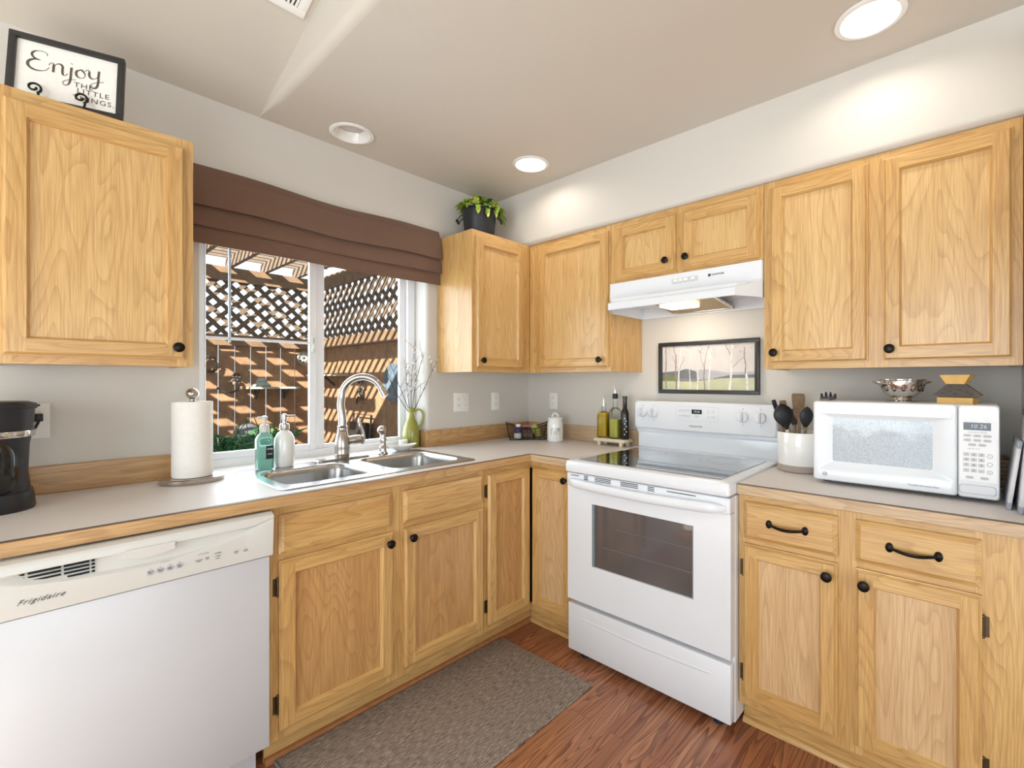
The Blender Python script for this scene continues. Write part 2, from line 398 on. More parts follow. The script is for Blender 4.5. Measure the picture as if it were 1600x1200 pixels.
# soffit over the range-wall cabinets, bullnosed lower edge
SX = -0.339
b = MB('wall_paint'); r = 0.024
b.prism([(0, ZCEIL), (SX, ZCEIL)]+arc(SX+r, 2.109+r, r, 180, 270, 7)+[(0, 2.109)], -2.50, 0, 1)
struct(b.build('wall_soffit'))
# flat kitchen ceiling with bullnosed step, and the vault
VX = -1.69; VS = 0.278
b = MB('ceiling_paint')
ys = [0, -0.05, -0.12, -0.22, -0.4, -0.8, -1.6, -3, -5.0]; loops = []
for y in ys:
    zt = ZCEIL-VS*y; r = min(0.032, 0.45*(zt-ZCEIL))+1e-4
    loops.append([(px, y, pz) for px, pz in arc(VX+r, ZCEIL+r, r, 270, 180, 6)]+[(VX, y, zt+0.02)])
b.loft(loops, False, False, closed=False)
CANS = ((-1.357, -.172), (-.580, -.580), (-.592, -2.085))
ee = []
def ringedge(pts):
    vv = [b.bm.verts.new(Vector(p)) for p in pts]; ee.extend(b.bm.edges.new((vv[i], vv[(i+1) % len(vv)])) for i in range(len(vv)))
ringedge([(0, 0, ZCEIL), (0, -5.0, ZCEIL)]+[(VX+min(0.032, 0.45*(-VS*y))+1e-4, y, ZCEIL) for y in reversed(ys)])
for (hx_, hy_) in CANS: ringedge([(hx_+.082*math.cos(2*PI*k/40), hy_+.082*math.sin(2*PI*k/40), ZCEIL) for k in range(40)])
bmesh.ops.triangle_fill(b.bm, use_beauty=True, use_dissolve=False, edges=ee, normal=(0, 0, -1))
for fc in b.bm.faces: fc.material_index = 0
b.box(VX+0.04, 0.12, -5.1, 0.0, ZCEIL+0.06, ZCEIL+0.12)
struct(b.build('ceiling', normals=False))
b = MB('ceiling_paint')
b.prism([(0.0, ZCEIL), (-5.1, ZCEIL+5.1*VS), (-5.1, ZCEIL+5.1*VS+0.1), (0.0, ZCEIL+0.1)], -5.3, VX, 0)
struct(b.build('ceiling_vault', smooth=0))

# ------------------------------------------------------------------ window
win = bpy.data.objects.new('window_1', None); S.collection.objects.link(win); win.location = (-1.375, 0.13, ZC); struct(win)
y0, y1 = 0.118, 0.17
b = MB('vinyl_white'); X0, X1 = WX0+0.002, WX1-0.002
b.box(X0, X0+0.04, y0, y1, ZC, WZ1-0.002); b.box(X1-0.045, X1, y0, y1, ZC, WZ1-0.002)
b.box(X0+0.04, X1-0.045, y0, y1, ZC, ZC+0.034); b.box(X0+0.04, X1-0.045, y0, y1, WZ1-0.04, WZ1-0.002)
b.box(X0+0.04, X1-0.045, y0-0.004, y0, ZC, ZC+0.012)
b.build('window_frame', win, smooth=0)
def sash(x0, x1, ya, yb, sl, sr, zb):
    m = MB('vinyl_white'); zt = WZ1-0.042; z0 = ZC+0.034
    m.box(x0, x0+sl, ya, yb, z0, zt, 0.002, 1); m.box(x1-sr, x1, ya, yb, z0, zt, 0.002, 1)
    m.box(x0+sl, x1-sr, ya, yb, z0, zb, 0.002, 1); m.box(x0+sl, x1-sr, ya, yb, zt-0.03, zt, 0.002, 1)
    m.build('sash', win, smooth=0)
    g = MB('window_glass'); g.box(x0+sl-0.004, x1-sr+0.004, (ya+yb)/2-0.001, (ya+yb)/2+0.001, zb-0.004, zt-0.026); g.build('glass_pane', win, smooth=0)
sash(-1.862, -1.402, 0.120, 0.142, 0.006, 0.030, 0.972)      # sliding sash
sash(-1.405, -0.886, 0.144, 0.166, 0.054, 0.036, 0.962)      # fixed sash
b = MB('vinyl_white'); b.box(-1.856, -1.432, 0.1225, 0.1285, 1.466, 1.478); b.mat('blind_clear'); b.box(-1.773, -1.764, 0.1215, 0.1275, 1.455, WZ1-0.07)
b.build('muntin', win, smooth=0)
b = MB('bisque_white'); b.box(-1.424, -1.408, 0.108, 0.1195, 1.425, 1.50, 0.004); b.box(-1.42, -1.412, 0.100, 0.108, 1.44, 1.47, 0.002); b.build('sash_latch', win)

# ------------------------------------------------------------------ roman shade
t = thing('roman_shade', (-1.355, -0.02, 2.14), 'brown textured roman shade folded up above the kitchen sink window', 'window shade')
sx0, sx1 = -1.945, -0.772
def tier(ztop, zbot, dtop, dbot, sag):
    m = MB('shade_fabric'); n = 40; loops = []
    for k in range(n+1):
        u = k/n; X = sx0+(sx1-sx0)*u; s_ = sag*math.sin(PI*u)+(0.005 if ztop > 2.1 else 0.002)*math.sin(11*u+ztop*7); q = 0.004*math.sin(6*u+zbot*31)
        lp = []
        for j in range(9):
            tt = j/8; bulge = math.sin(PI*tt)*0.006+q*tt
            lp.append((X, -(dtop+(dbot-dtop)*tt+bulge), ztop-s_+(zbot-ztop)*tt))
        lp += [(X, -(dbot-0.008), zbot-s_-0.001+0.003)]
        for j in range(8, -1, -1):
            tt = j/8; lp.append((X, -(dtop+(dbot-dtop)*tt+math.sin(PI*tt)*0.006+q*tt-0.006), ztop-s_+(zbot+0.004-ztop)*tt))
        loops.append(lp)
    m.loft(loops); return m
tier(2.152, 2.08, 0.024, 0.034, 0.012).build('header', t)
tier(2.112, 1.983, 0.044, 0.066, 0.010).build('fold', t)
tier(2.03, 1.903, 0.030, 0.052, 0.006).build('fold', t)
tier(1.96, 1.834, 0.026, 0.042, 0.004).build('fold', t)
b = MB('honey_wood'); b.box(sx0+0.01, sx1+0.012, -0.02, -0.002, 2.09, 2.122); b.build('headrail', t, smooth=0)

# ------------------------------------------------------------------ cabinet pieces
def door(M, u0, u1, v0, v1, horiz, parent, name='door', panel=None):
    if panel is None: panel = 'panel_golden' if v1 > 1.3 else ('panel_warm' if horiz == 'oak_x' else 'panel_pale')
    m = MB('oak_z', M); st = 0.047; e = 0.009; t = 0.020; rc = 0.007
    def ring(a, wa, c, wc, mats):
        A = [(u0+a, v0+a, wa), (u1-a, v0+a, wa), (u1-a, v1-a, wa), (u0+a, v1-a, wa)]
        C = [(u0+c, v0+c, wc), (u1-c, v0+c, wc), (u1-c, v1-c, wc), (u0+c, v1-c, wc)]
        for i in range(4):
            m.mat(mats[i % 2]); m.poly([A[i], A[(i+1) % 4], C[(i+1) % 4], C[i]])
    hv = (horiz, 'oak_z')
    ring(0, 0.0, 0, 0.011, hv); ring(0, 0.011, 0.003, 0.0115, hv); ring(0.003, 0.0115, e, t, hv)
    iu0, iu1, iv0, iv1 = u0+e, u1-e, v0+e, v1-e
    m.mat('oak_z'); m.poly([(iu0, iv0, t), (u0+st, iv0, t), (u0+st, iv1, t), (iu0, iv1, t)]); m.poly([(u1-st, iv0, t), (iu1, iv0, t), (iu1, iv1, t), (u1-st, iv1, t)])
    m.mat(horiz); m.poly([(u0+st, iv0, t), (u1-st, iv0, t), (u1-st, v0+st, t), (u0+st, v0+st, t)]); m.poly([(u0+st, v1-st, t), (u1-st, v1-st, t), (u1-st, iv1, t), (u0+st, iv1, t)])
    ring(st, t, st+0.007, rc, hv)
    m.mat(panel); q = st+0.007; m.poly([(u0+q, v0+q, rc), (u1-q, v0+q, rc), (u1-q, v1-q, rc), (u0+q, v1-q, rc)])
    m.poly([(u0, v0, 0), (u0, v1, 0), (u1, v1, 0), (u1, v0, 0)])
    return m.build(name, parent, smooth=0)
def drawer_front(M, u0, u1, v0, v1, horiz, parent, name='drawer'):
    m = MB(horiz, M); e = 0.014
    m.loft([[(u0, v0, 0), (u1, v0, 0), (u1, v1, 0), (u0, v1, 0)], [(u0, v0, .010), (u1, v0, .010), (u1, v1, .010), (u0, v1, .010)],
            [(u0+e, v0+e, .019), (u1-e, v0+e, .019), (u1-e, v1-e, .019), (u0+e, v1-e, .019)]])
    return m.build(name, parent, smooth=0)
def knob(M, u, v, parent, w0=0.019, name='knob'):
    m = MB('bronze', M)
    m.lathe([(.0075, w0-.002), (.0075, w0+.002), (.005, w0+.005), (.0055, w0+.012), (.013, w0+.017), (.0165, w0+.021), (.0160, w0+.025), (.010, w0+.0285), (.004, w0+.029), (.001, w0+.029)], (u, v, 0), 24)
    return m.build(name, parent)
def pull(M, u, v, parent, L=0.115):
    m = MB('bronze', M); h = L/2
    pts = [(u-h+L*k/20, v-0.006*math.sin(PI*k/20), 0.0215+0.018*math.sin(PI*k/20)**0.7) for k in range(21)]
    m.tube(pts, [0.0035+0.0022*math.sin(PI*k/20) for k in range(21)], 10)
    for s_ in (-1, 1): m.lathe([(.012, .019-.001), (.0115, .022), (.007, .026), (.001, .027)], (u+s_*h, v, 0), 18, 0.9, 1.25)
    return m.build('handle', parent)
def hinge(M, u, v, parent, side):
    m = MB('hinge_bronze', M); m.box(u-.007, u+.007, v-.028, v+.028, 0.0, .003); m.tube([(u+side*.006, v-.026, .005), (u+side*.006, v+.026, .005)], .0045, 8)
    m.ball((u+side*.006, v+.028, .005), .0055, 8); m.ball((u+side*.006, v-.028, .005), .0055, 8)
    return m.build('hinge', parent)
def carcass(axis, a0, a1, front, z0, z1, horiz, parent, stiles, rails, left=True, right=True, top=True, wall=0.002):
    """open box cabinet with a face frame. axis 'x': spans x a0..a1 with front at y=front; axis 'y': spans y a0..a1 (a0 nearer the corner) with front at x=front"""
    M = face_y(0, front, 0) if axis == 'x' else face_x(front, 0, 0)
    u0, u1 = (a0, a1) if axis == 'x' else (-a0, -a1)
    D = -(abs(front)-wall); m = MB('oak_z', M); tk = 0.014; ff = -0.019
    if left: m.box(u0, u0+tk, z0, z1, D, ff)
    if right: m.box(u1-tk, u1, z0, z1, D, ff)
    m.mat(horiz); m.box(u0+tk, u1-tk, z0+0.004, z0+0.014, D, ff)
    if top: m.box(u0+tk, u1-tk, z1-0.014, z1, D, ff)
    m.box(u0+tk, u1-tk, z0+0.014, z1-0.014, D, D+0.006)
    m.mat('oak_z')
    for (p, q) in stiles: m.box(p, q, z0, z1, ff, 0)
    m.mat(horiz)
    ss = sorted(stiles)
    for (p, q) in rails:
        for (s1, s2) in zip(ss, ss[1:]): m.box(s1[1], s2[0], p, q, ff, 0)
    m.build('carcass', parent, smooth=0); return M
UZ0, UZ1, UF = 1.333, 2.107, -0.318
DZ0, DZ1 = 1.357, 2.076
# cabinet beside the coffee maker
t = thing('wall_cabinet', (-2.2165, 0, UZ0), 'single-door oak wall cabinet under the Enjoy sign', 'cabinet', 'oak wall cabinets')
M = carcass('x', -2.445, -1.988, UF, UZ0, UZ1, 'oak_x', t, [(-2.445, -2.40), (-2.033, -1.988)], [(UZ0, UZ0+.04), (UZ1-.04, UZ1)])
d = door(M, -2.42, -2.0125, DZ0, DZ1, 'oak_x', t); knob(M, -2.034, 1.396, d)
# corner cabinet on the window wall
t = thing('wall_cabinet', (-0.55, 0, UZ0), 'single-door oak corner wall cabinet holding the potted plant', 'cabinet', 'oak wall cabinets')
M = carcass('x', -0.766, -0.002, UF, UZ0, UZ1, 'oak_x', t, [(-0.766, -0.73), (-0.40, -0.319)], [(UZ0, UZ0+.04), (UZ1-.04, UZ1)], right=False)
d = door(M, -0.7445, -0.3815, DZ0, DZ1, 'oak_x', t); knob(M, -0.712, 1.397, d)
# range wall, between corner and hood
t = thing('wall_cabinet', (0, -0.62, UZ0), 'oak wall cabinet with one wide door between the corner and the range hood', 'cabinet', 'oak wall cabinets')
M = carcass('y', -0.32, -0.913, UF, UZ0, UZ1, 'oak_y', t, [(0.32, 0.44), (0.885, 0.913)], [(UZ0, UZ0+.04), (UZ1-.04, UZ1)], left=False)
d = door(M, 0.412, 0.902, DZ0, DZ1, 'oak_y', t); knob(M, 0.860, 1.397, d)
# above hood
t = thing('wall_cabinet', (0, -1.2975, 1.79), 'short oak cabinet with two small doors above the range hood', 'cabinet', 'oak wall cabinets')
M = carcass('y', -0.915, -1.680, UF, 1.79, UZ1, 'oak_y', t, [(0.915, 0.965), (1.27, 1.338), (1.645, 1.680)], [(1.79, 1.82), (UZ1-.04, UZ1)])
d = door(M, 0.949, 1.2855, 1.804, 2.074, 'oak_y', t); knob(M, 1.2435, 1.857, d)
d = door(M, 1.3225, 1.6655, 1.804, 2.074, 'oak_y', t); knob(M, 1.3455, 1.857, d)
# over microwave
t = thing('wall_cabinet', (0, -2.063, UZ0), 'wide two-door oak wall cabinet above the microwave', 'cabinet', 'oak wall cabinets')
M = carcass('y', -1.682, -2.446, UF, UZ0, UZ1, 'oak_y', t, [(1.682, 1.73), (2.03, 2.105), (2.405, 2.446)], [(UZ0, UZ0+.04), (UZ1-.04, UZ1)])
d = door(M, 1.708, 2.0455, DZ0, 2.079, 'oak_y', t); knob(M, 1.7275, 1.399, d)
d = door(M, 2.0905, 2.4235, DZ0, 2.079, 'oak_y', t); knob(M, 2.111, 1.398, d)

# ---- base cabinets
BF = -0.61; BZ0, BZ1 = 0.094, 0.869
def toe(axis, a0, a1, parent, mat):
    m = MB(mat)
    q = arc(0, 0, 0.019, 180, 90, 5)
    if axis == 'x':
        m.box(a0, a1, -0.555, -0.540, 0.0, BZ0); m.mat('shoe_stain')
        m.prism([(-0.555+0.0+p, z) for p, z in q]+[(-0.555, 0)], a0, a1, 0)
    else:
        m.box(-0.555, -0.540, a0, a1, 0.0, BZ0)
        m.prism([(-0.555+p, z) for p, z in q]+[(-0.555, 0)], a0, a1, 1)
    m.build('toe_kick', parent)
t = thing('base_cabinet', (-1.382, 0, 0), 'oak sink base cabinet with two doors and two false drawer fronts', 'cabinet', 'oak base cabinets')
M = carcass('x', -1.842, -0.933, BF, BZ0, BZ1, 'oak_x', t, [(-1.842, -1.80), (-1.43, -1.345), (-0.96, -0.933)], [(BZ0, .14), (.67, .73), (.825, BZ1)], top=False)
drawer_front(M, -1.819, -1.4145, 0.710, 0.8405, 'oak_x', t, 'false_drawer'); drawer_front(M, -1.361, -0.9465, 0.711, 0.8405, 'oak_x', t, 'false_drawer')
d = door(M, -1.8175, -1.405, 0.126, 0.689, 'oak_x', t); knob(M, -1.429, 0.651, d); hinge(M, -1.826, 0.603, d, 1); hinge(M, -1.826, 0.214, d, 1)
d = door(M, -1.358, -0.9435, 0.126, 0.689, 'oak_x', t); knob(M, -1.330, 0.651, d)
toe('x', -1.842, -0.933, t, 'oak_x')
t = thing('base_cabinet', (-0.45, -0.45, 0), 'oak corner base cabinet with a folding two-leaf door', 'cabinet', 'oak base cabinets')
M = face_y(0, BF, 0); m = MB('oak_z')
m.box(-0.931, -0.917, -0.591, -0.002, BZ0, BZ1); m.box(-0.591, -0.002, -0.913, -0.899, BZ0, BZ1)
m.box(-0.931, -0.908, BF, -0.591, BZ0, BZ1); m.box(BF, -0.591, -0.913, -0.882, BZ0, BZ1)
m.mat('oak_x'); m.box(-0.908, -0.595, BF, -0.591, 0.832, BZ1); m.box(-0.908, -0.595, BF, -0.591, BZ0, 0.13); m.box(-0.917, -0.002, -0.591, -0.002, BZ0, BZ0+.012)
m.mat('oak_y'); m.box(BF, -0.591, -0.882, -0.591, 0.832, BZ1); m.box(BF, -0.591, -0.882, -0.591, BZ0, 0.13); m.box(-0.591, -0.002, -0.899, -0.591, BZ0, BZ0+.012)
m.mat('dark_recess'); m.box(-0.60, -0.594, -0.60, -0.594, 0.13, 0.832)
m.build('carcass', t, smooth=0)
d = door(M, -0.916, -0.6305, 0.125, 0.8405, 'oak_x', t); hinge(M, -0.921, 0.762, d, 1); hinge(M, -0.921, 0.216, d, 1)
M2 = face_x(BF, 0, 0); d = door(M2, 0.6305, 0.893, 0.125, 0.8405, 'oak_y', t); knob(M2, 0.862, 0.802, d)
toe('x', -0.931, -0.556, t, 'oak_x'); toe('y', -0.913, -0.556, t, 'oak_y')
t = thing('base_cabinet', (0, -2.063, 0), 'oak base cabinet with two drawers and two doors under the microwave', 'cabinet', 'oak base cabinets')
M = carcass('y', -1.682, -2.446, BF, BZ0, BZ1, 'oak_y', t, [(1.682, 1.72), (1.99, 2.07), (2.33, 2.376), (2.376, 2.446)], [(BZ0, .14), (.67, .73), (.825, BZ1)], top=False)
for (u0, u1) in ((1.7035, 2.0015), (2.0515, 2.3465)):
    d = drawer_front(M, u0, u1, 0.711, 0.8435, 'oak_y', t); pull(M, (u0+u1)/2-0.002, 0.778, d)
d = door(M, 1.7015, 2.001, 0.124, 0.6905, 'oak_y', t); knob(M, 1.9745, 0.648, d); hinge(M, 1.6945, 0.598, d, 1); hinge(M, 1.6945, 0.213, d, 1)
d = door(M, 2.0515, 2.3475, 0.124, 0.6905, 'oak_y', t); knob(M, 2.076, 0.647, d); hinge(M, 2.3555, 0.605, d, -1); hinge(M, 2.3555, 0.213, d, -1)
toe('y', -2.446, -1.682, t, 'oak_y')

# ------------------------------------------------------------------ countertops
C = -0.635; ZB = ZC-0.038
SKX0, SKX1, SKY0, SKY1 = -1.775, -0.955, -0.548, -0.072
t = thing('countertop', (-1.2, -0.3, ZB), 'long L-shaped laminate worktop running under the window into the corner', 'countertop')
m = MB('laminate')
zt = ZB+0.012
m.box(-2.62, SKX0, C+.018, -0.002, ZB+.014, ZC); m.box(SKX1, -0.002, C+.018, -0.002, ZB+.014, ZC)
m.box(SKX0, SKX1, C+.018, SKY0, ZB+.014, ZC); m.box(SKX0, SKX1, SKY1, -0.002, ZB+.014, ZC)
m.box(C+.018, -0.002, -0.914, C+.018, ZB+.014, ZC)
m.build('worktop', t, smooth=0)
m = MB('edge_oak_x'); m.box(-2.62, C+.0005, C, C+.0175, ZB, ZC-.0012, 0.002, 1); m.mat('edge_oak_y_lit'); m.box(C, C+.0175, -0.914, C+.0175, ZB, ZC-.0012, 0.002, 1)
m.mat('edge_line'); m.box(-2.62, C+.004, C+.0006, C+.0175, ZC-.0018, ZC-.0006); m.box(C+.0006, C+.0175, -0.914, C+.004, ZC-.0018, ZC-.0006)
m.build('edge_strip', t, smooth=0)
m = MB('edge_oak_x'); m.box(-2.62, -1.905, -0.020, -0.0015, ZC, ZC+.093, 0.003, 2); tag(m.build('backsplash', smooth=0), 'low oak backsplash strip behind the coffee maker and paper towels', 'backsplash', 'oak backsplash strips')
m = MB('edge_oak_x'); m.box(-0.852, -0.0015, -0.020, -0.0015, ZC, ZC+.093, 0.003, 2); m.box(-0.852, -0.839, -0.001, 0.1175, ZC, ZC+.093, 0.003, 2); tag(m.build('backsplash', smooth=0), 'low oak backsplash strip between the window and the corner', 'backsplash', 'oak backsplash strips')
m = MB('edge_oak_y_lit'); m.box(-0.020, -0.0015, -0.912, -0.021, ZC, ZC+.093, 0.003, 2); tag(m.build('backsplash', smooth=0), 'low oak backsplash strip behind the canister and oil bottles', 'backsplash', 'oak backsplash strips')
t = thing('countertop', (-0.3, -2.06, ZB), 'short laminate worktop carrying the microwave beside the range', 'countertop')
m = MB('laminate'); m.box(C+.018, -0.002, -2.455, -1.6825, ZB+.014, ZC); m.build('worktop', t, smooth=0)
m = MB('edge_oak_y_lit'); m.box(C, C+.0175, -2.455, -1.6825, ZB, ZC-.0012, 0.002, 1); m.mat('edge_line'); m.box(C+.0006, C+.0175, -2.455, -1.6825, ZC-.0018, ZC-.0006); m.build('edge_strip', t, smooth=0)
m = MB('edge_oak_y_lit'); m.box(-0.020, -0.0015, -2.455, -1.6825, ZC, ZC+.093, 0.003, 2); tag(m.build('backsplash', smooth=0), 'low oak backsplash strip behind the microwave', 'backsplash', 'oak backsplash strips')

m = MB('laminate'); m.box(WX0+.002, WX1+.018, -0.0018, 0.1175, ZB+.014, ZC); struct(m.build('trim_1', smooth=0))
# ------------------------------------------------------------------ sink
t = thing('sink', (-1.365, -0.31, ZC), 'stainless steel double-bowl drop-in sink below the window', 'sink')
cx, cy, hx, hy = -1.365, -0.310, 0.432, 0.262
m = MB('steel'); zr = ZC+0.0045
bowls = ((-1.578, -0.335, 0.178, 0.172), (-1.148, -0.322, 0.182, 0.188))
m.loft([rr(cx, cy, hx, hy, .03, ZC+.0005), rr(cx, cy, hx-.004, hy-.004, .03, ZC+.004), rr(cx, cy, hx-.010, hy-.010, .028, zr)], False, False)
# deck with two holes: triangulated fill
ol = [m.bm.verts.new(Vector(p)) for p in rr(cx, cy, hx-.010, hy-.010, .028, zr)]
edges = [m.bm.edges.new((ol[i], ol[(i+1) % len(ol)])) for i in range(len(ol))]
for (bx, by, ax, ay) in bowls:
    il = [m.bm.verts.new(Vector(p)) for p in rr(bx, by, ax, ay, .06, zr)]
    edges += [m.bm.edges.new((il[i], il[(i+1) % len(il)])) for i in range(len(il))]
bmesh.ops.triangle_fill(m.bm, use_beauty=True, use_dissolve=False, edges=edges, normal=(0, 0, 1))
bmesh.ops.remove_doubles(m.bm, verts=list(m.bm.verts), dist=0.00005)
m.build('rim', t)
for (bx, by, ax, ay) in bowls:
    m = MB('steel')
    prof = [(0, zr), (.004, zr-.001), (.008, zr-.006), (.012, zr-.03), (.018, zr-.12), (.026, zr-.150), (.045, zr-.163), (.075, zr-.166)]
    m.loft([rr(bx, by, ax-i, ay-i, max(.06-i*.2, .02), z) for i, z in prof], False, True)
    m.mat('nickel'); m.lathe([(.045, 0), (.042, .004), (.034, .002), (.03, -.004)], (bx, by+.02, zr-.165), 24)
    m.build('bowl', t, normals=False)
# faucet
fx, fy, fz = -1.365, -0.090, ZC+0.0052
t = thing('faucet', (fx, fy, fz), 'tall gooseneck brushed nickel faucet over the sink', 'faucet')
m = MB('nickel'); m.loft([rr(fx, fy, .132, .030, .03, fz), rr(fx, fy, .132, .030, .03, fz+.005), rr(fx, fy, .126, .025, .025, fz+.009)]); m.build('deck_plate', t)
m = MB('nickel'); m.lathe([(.031, .008), (.032, .014), (.032, .022), (.0335, .025), (.032, .030), (.034, .055), (.0335, .075), (.030, .10), (.024, .122), (.0215, .132), (.024, .136), (.0215, .140), (.021, .150), (.023, .156), (.019, .160)], (fx, fy, fz), 28); m.build('body', t)
P = [(fx, fy, fz+.155), (fx, fy, fz+.20), (fx-.004, fy+.006, fz+.255)]
Rr = .098; cyy = fy+.012-Rr; czz = fz+.294
for k in range(13):
    a = math.radians(0+k*(158)/12); q_ = Rr*(1-math.cos(a)); P.append((fx+q_*.72, fy+.008-q_*.69, czz+Rr*math.sin(a)))
P = catmull(P, 4); m = MB('nickel'); n = len(P); m.tube(P, [.0185-.0030*min(1, k/(n*.35)) for k in range(n)], 16)
e = Vector(P[-1]); d_ = (Vector(P[-1])-Vector(P[-4])).normalized(); m.tube([e-d_*.004, e+d_*.004, e+d_*.02, e+d_*.036], [.0165, .0185, .0165, .0185], 16); m.build('spout', t)
m = MB('nickel'); m.tube([(fx+.025, fy, fz+.085), (fx+.048, fy-.004, fz+.087), (fx+.052, fy-.004, fz+.087), (fx+.085, fy-.008, fz+.088), (fx+.092, fy-.009, fz+.088)], [.021, .021, .0225, .021, .012], 18); m.build('valve', t)
m = MB('nickel'); m.tube(catmull([(fx+.086, fy-.02, fz+.066), (fx+.096, fy-.016, fz+.08), (fx+.098, fy-.012, fz+.11), (fx+.086, fy-.008, fz+.15), (fx+.080, fy-.006, fz+.175), (fx+.084, fy-.006, fz+.192)], 5), [.004]+[.008]*8+[.0075]*8+[.006]*8+[.004], 10); m.build('lever', t)
sx_, sy_ = -1.158, -0.093
t = thing('side_sprayer', (sx_, sy_, fz), 'brushed nickel side sprayer standing beside the faucet', 'sprayer')
m = MB('nickel'); m.lathe([(.024, 0), (.024, .006), (.017, .014), (.0155, .03), (.018, .034), (.0155, .038), (.0145, .06), (.017, .075), (.0145, .085)], (sx_, sy_, fz), 20); m.build('holder', t)
m = MB('nickel'); m.tube(catmull([(sx_, sy_, fz+.083), (sx_, sy_, fz+.105), (sx_-.004, sy_-.004, fz+.120), (sx_-.016, sy_-.012, fz+.128)], 5), [.014]*6+[.0165]*6+[.02]*4, 14); m.ball((sx_-.012, sy_-.010, fz+.124), .022, 14); m.build('spray_head', t)

# ------------------------------------------------------------------ soap bottles
bx, by = -1.70, -0.100; zb = ZC+.0052
t = thing('soap_bottle', (bx, by, zb), 'clear green soap pump bottle with a dark label behind the sink', 'soap bottle')
def squ(c, h, r, z): return rr(c[0], c[1], h, h*0.85, r, z, 4)
c = (bx, by)
m = MB('soap_green'); m.loft([squ(c, .027, .008, zb+.002), squ(c, .0305, .009, zb+.008), squ(c, .0305, .009, zb+.125), squ(c, .026, .009, zb+.138), squ(c, .016, .010, zb+.152), squ(c, .014, .010, zb+.158)]); m.build('bottle', t)
m = MB('black'); m.box(bx-.002, bx+.027, by-.0272, by-.0258, zb+.045, zb+.100); m.mat('plate_white')
m.text('soap', .012, face_y(bx+.0125, by-.0275, zb+.088)); m.text('wash', .009, face_y(bx+.0125, by-.0275, zb+.066)); m.build('label', t, smooth=0)
m = MB('bisque_white'); m.lathe([(.0165, .156), (.0175, .160), (.0175, .184), (.015, .188)], (bx, by, zb), 20); m.lathe([(.006, .188), (.006, .212), (.011, .212), (.012, .222), (.004, .226)], (bx, by, zb), 16); m.tube([(bx, by, zb+.219), (bx-.03, by-.01, zb+.218)], .0045, 8); m.build('pump', t)
bx, by = -1.618, -0.088
t = thing('soap_bottle', (bx, by, zb), 'white hand lotion pump bottle with grey collar behind the sink', 'soap bottle')
m = MB('ceramic_white'); m.lathe([(.033, 0), (.036, .004), (.0395, .03), (.0405, .10), (.038, .125), (.028, .145), (.018, .153), (.0165, .160)], (bx, by, zb), 28, 1, .9); m.build('bottle', t)
m = MB('nickel'); m.lathe([(.0185, .159), (.019, .162), (.019, .183), (.016, .186)], (bx, by, zb), 20); m.lathe([(.008, .186), (.008, .200), (.0095, .202), (.0095, .226), (.004, .230)], (bx, by, zb), 16); m.tube([(bx, by, zb+.219), (bx+.04, by-.012, zb+.219)], .004, 8); m.build('pump', t)
# votive, dish
bx, by = -0.968, 0.030
t = thing('candle_holder', (bx, by, ZC), 'small white votive cup on a black base beside the olive vase', 'candle')
m = MB('black'); m.lathe([(.030, 0), (.032, .006), (.027, .012)], (bx, by, ZC), 20); m.build('base', t)
m = MB('ceramic_white'); m.lathe([(.022, .012), (.025, .016), (.025, .048), (.022, .050), (.021, .04), (.001, .04)], (bx, by, ZC), 20); m.build('cup', t)
bx, by = -1.02, -0.052
m = MB('ceramic_white'); n = 28; loops = []
for (s_, z) in ((.45, 0), (.55, .004), (.85, .017), (1.0, .026), (.96, .026), (.8, .016), (.5, .007), (.2, .006)):
    loops.append([(bx+.075*s_*math.cos(2*PI*k/n)*(1+.12*math.cos(4*PI*k/n)), by+.036*s_*math.sin(2*PI*k/n), zb+z+(.006*math.cos(2*PI*k/n)**2 if s_ > .8 else 0)) for k in range(n)])
m.loft(loops); tag(m.build('soap_dish'), 'white oblong soap dish at the back edge of the sink', 'dish')
# vase + twigs
bx, by = -0.898, 0.062
t = thing('vase', (bx, by, ZC), 'olive green glazed jug vase holding twigs on the window ledge', 'vase')
m = MB('olive_glaze'); m.lathe([(.040, 0), (.044, .004), (.0455, .02), (.0465, .08), (.043, .11), (.033, .14), (.021, .165), (.016, .185), (.0165, .205), (.020, .214), (.0205, .222), (.0165, .222), (.013, .20)], (bx, by, ZC), 30); m.build('body', t)
m = MB('olive_glaze'); m.tube(catmull([(bx+.014, by-.012, ZC+.202), (bx+.030, by-.026, ZC+.214), (bx+.046, by-.040, ZC+.200), (bx+.049, by-.043, ZC+.165), (bx+.038, by-.033, ZC+.125), (bx+.028, by-.025, ZC+.110)], 5), .0065, 8); m.build('handle', t)
rnd = random.Random(3)
def branch(base, tip, nb, budn, label, name='twig'):
    m = MB('twig'); B = Vector(base); T = Vector(tip); mid = (B+T)/2+Vector((rnd.uniform(-.02, .02), rnd.uniform(-.01, .01), 0)); P = catmull([B, mid, T], 8)
    m.tube(P, [.0022-.0012*k/len(P) for k in range(len(P))], 6); spots = list(P[6:])
    for _ in range(nb):
        k = rnd.randrange(5, len(P)-2); d = Vector((rnd.uniform(-.06, .05), rnd.uniform(-.03, .02), rnd.uniform(.03, .09))); Q = [P[k], P[k]+d*.5+Vector((0, 0, .006)), P[k]+d]
        m.tube(Q, [.0013, .001, .0006], 5); spots += [P[k]+d*t_ for t_ in (.35, .6, .8, 1.0)]
    if budn:
        m.mat('bud')
        for _ in range(budn):
            p = rnd.choice(spots); m.ball(p+Vector((rnd.uniform(-.004, .004), rnd.uniform(-.004, .004), rnd.uniform(-.004, .006))), rnd.uniform(.0028, .0046), 6, 1.4)
    tag(m.build(name), label, 'twig', 'twigs in the olive vase')
top = Vector((bx, by, ZC+.19))
branch(top+Vector((0, 0, 0)), (bx+.02, by-.01, ZC+.60), 7, 60, 'tallest upright twig with white buds in the olive vase')
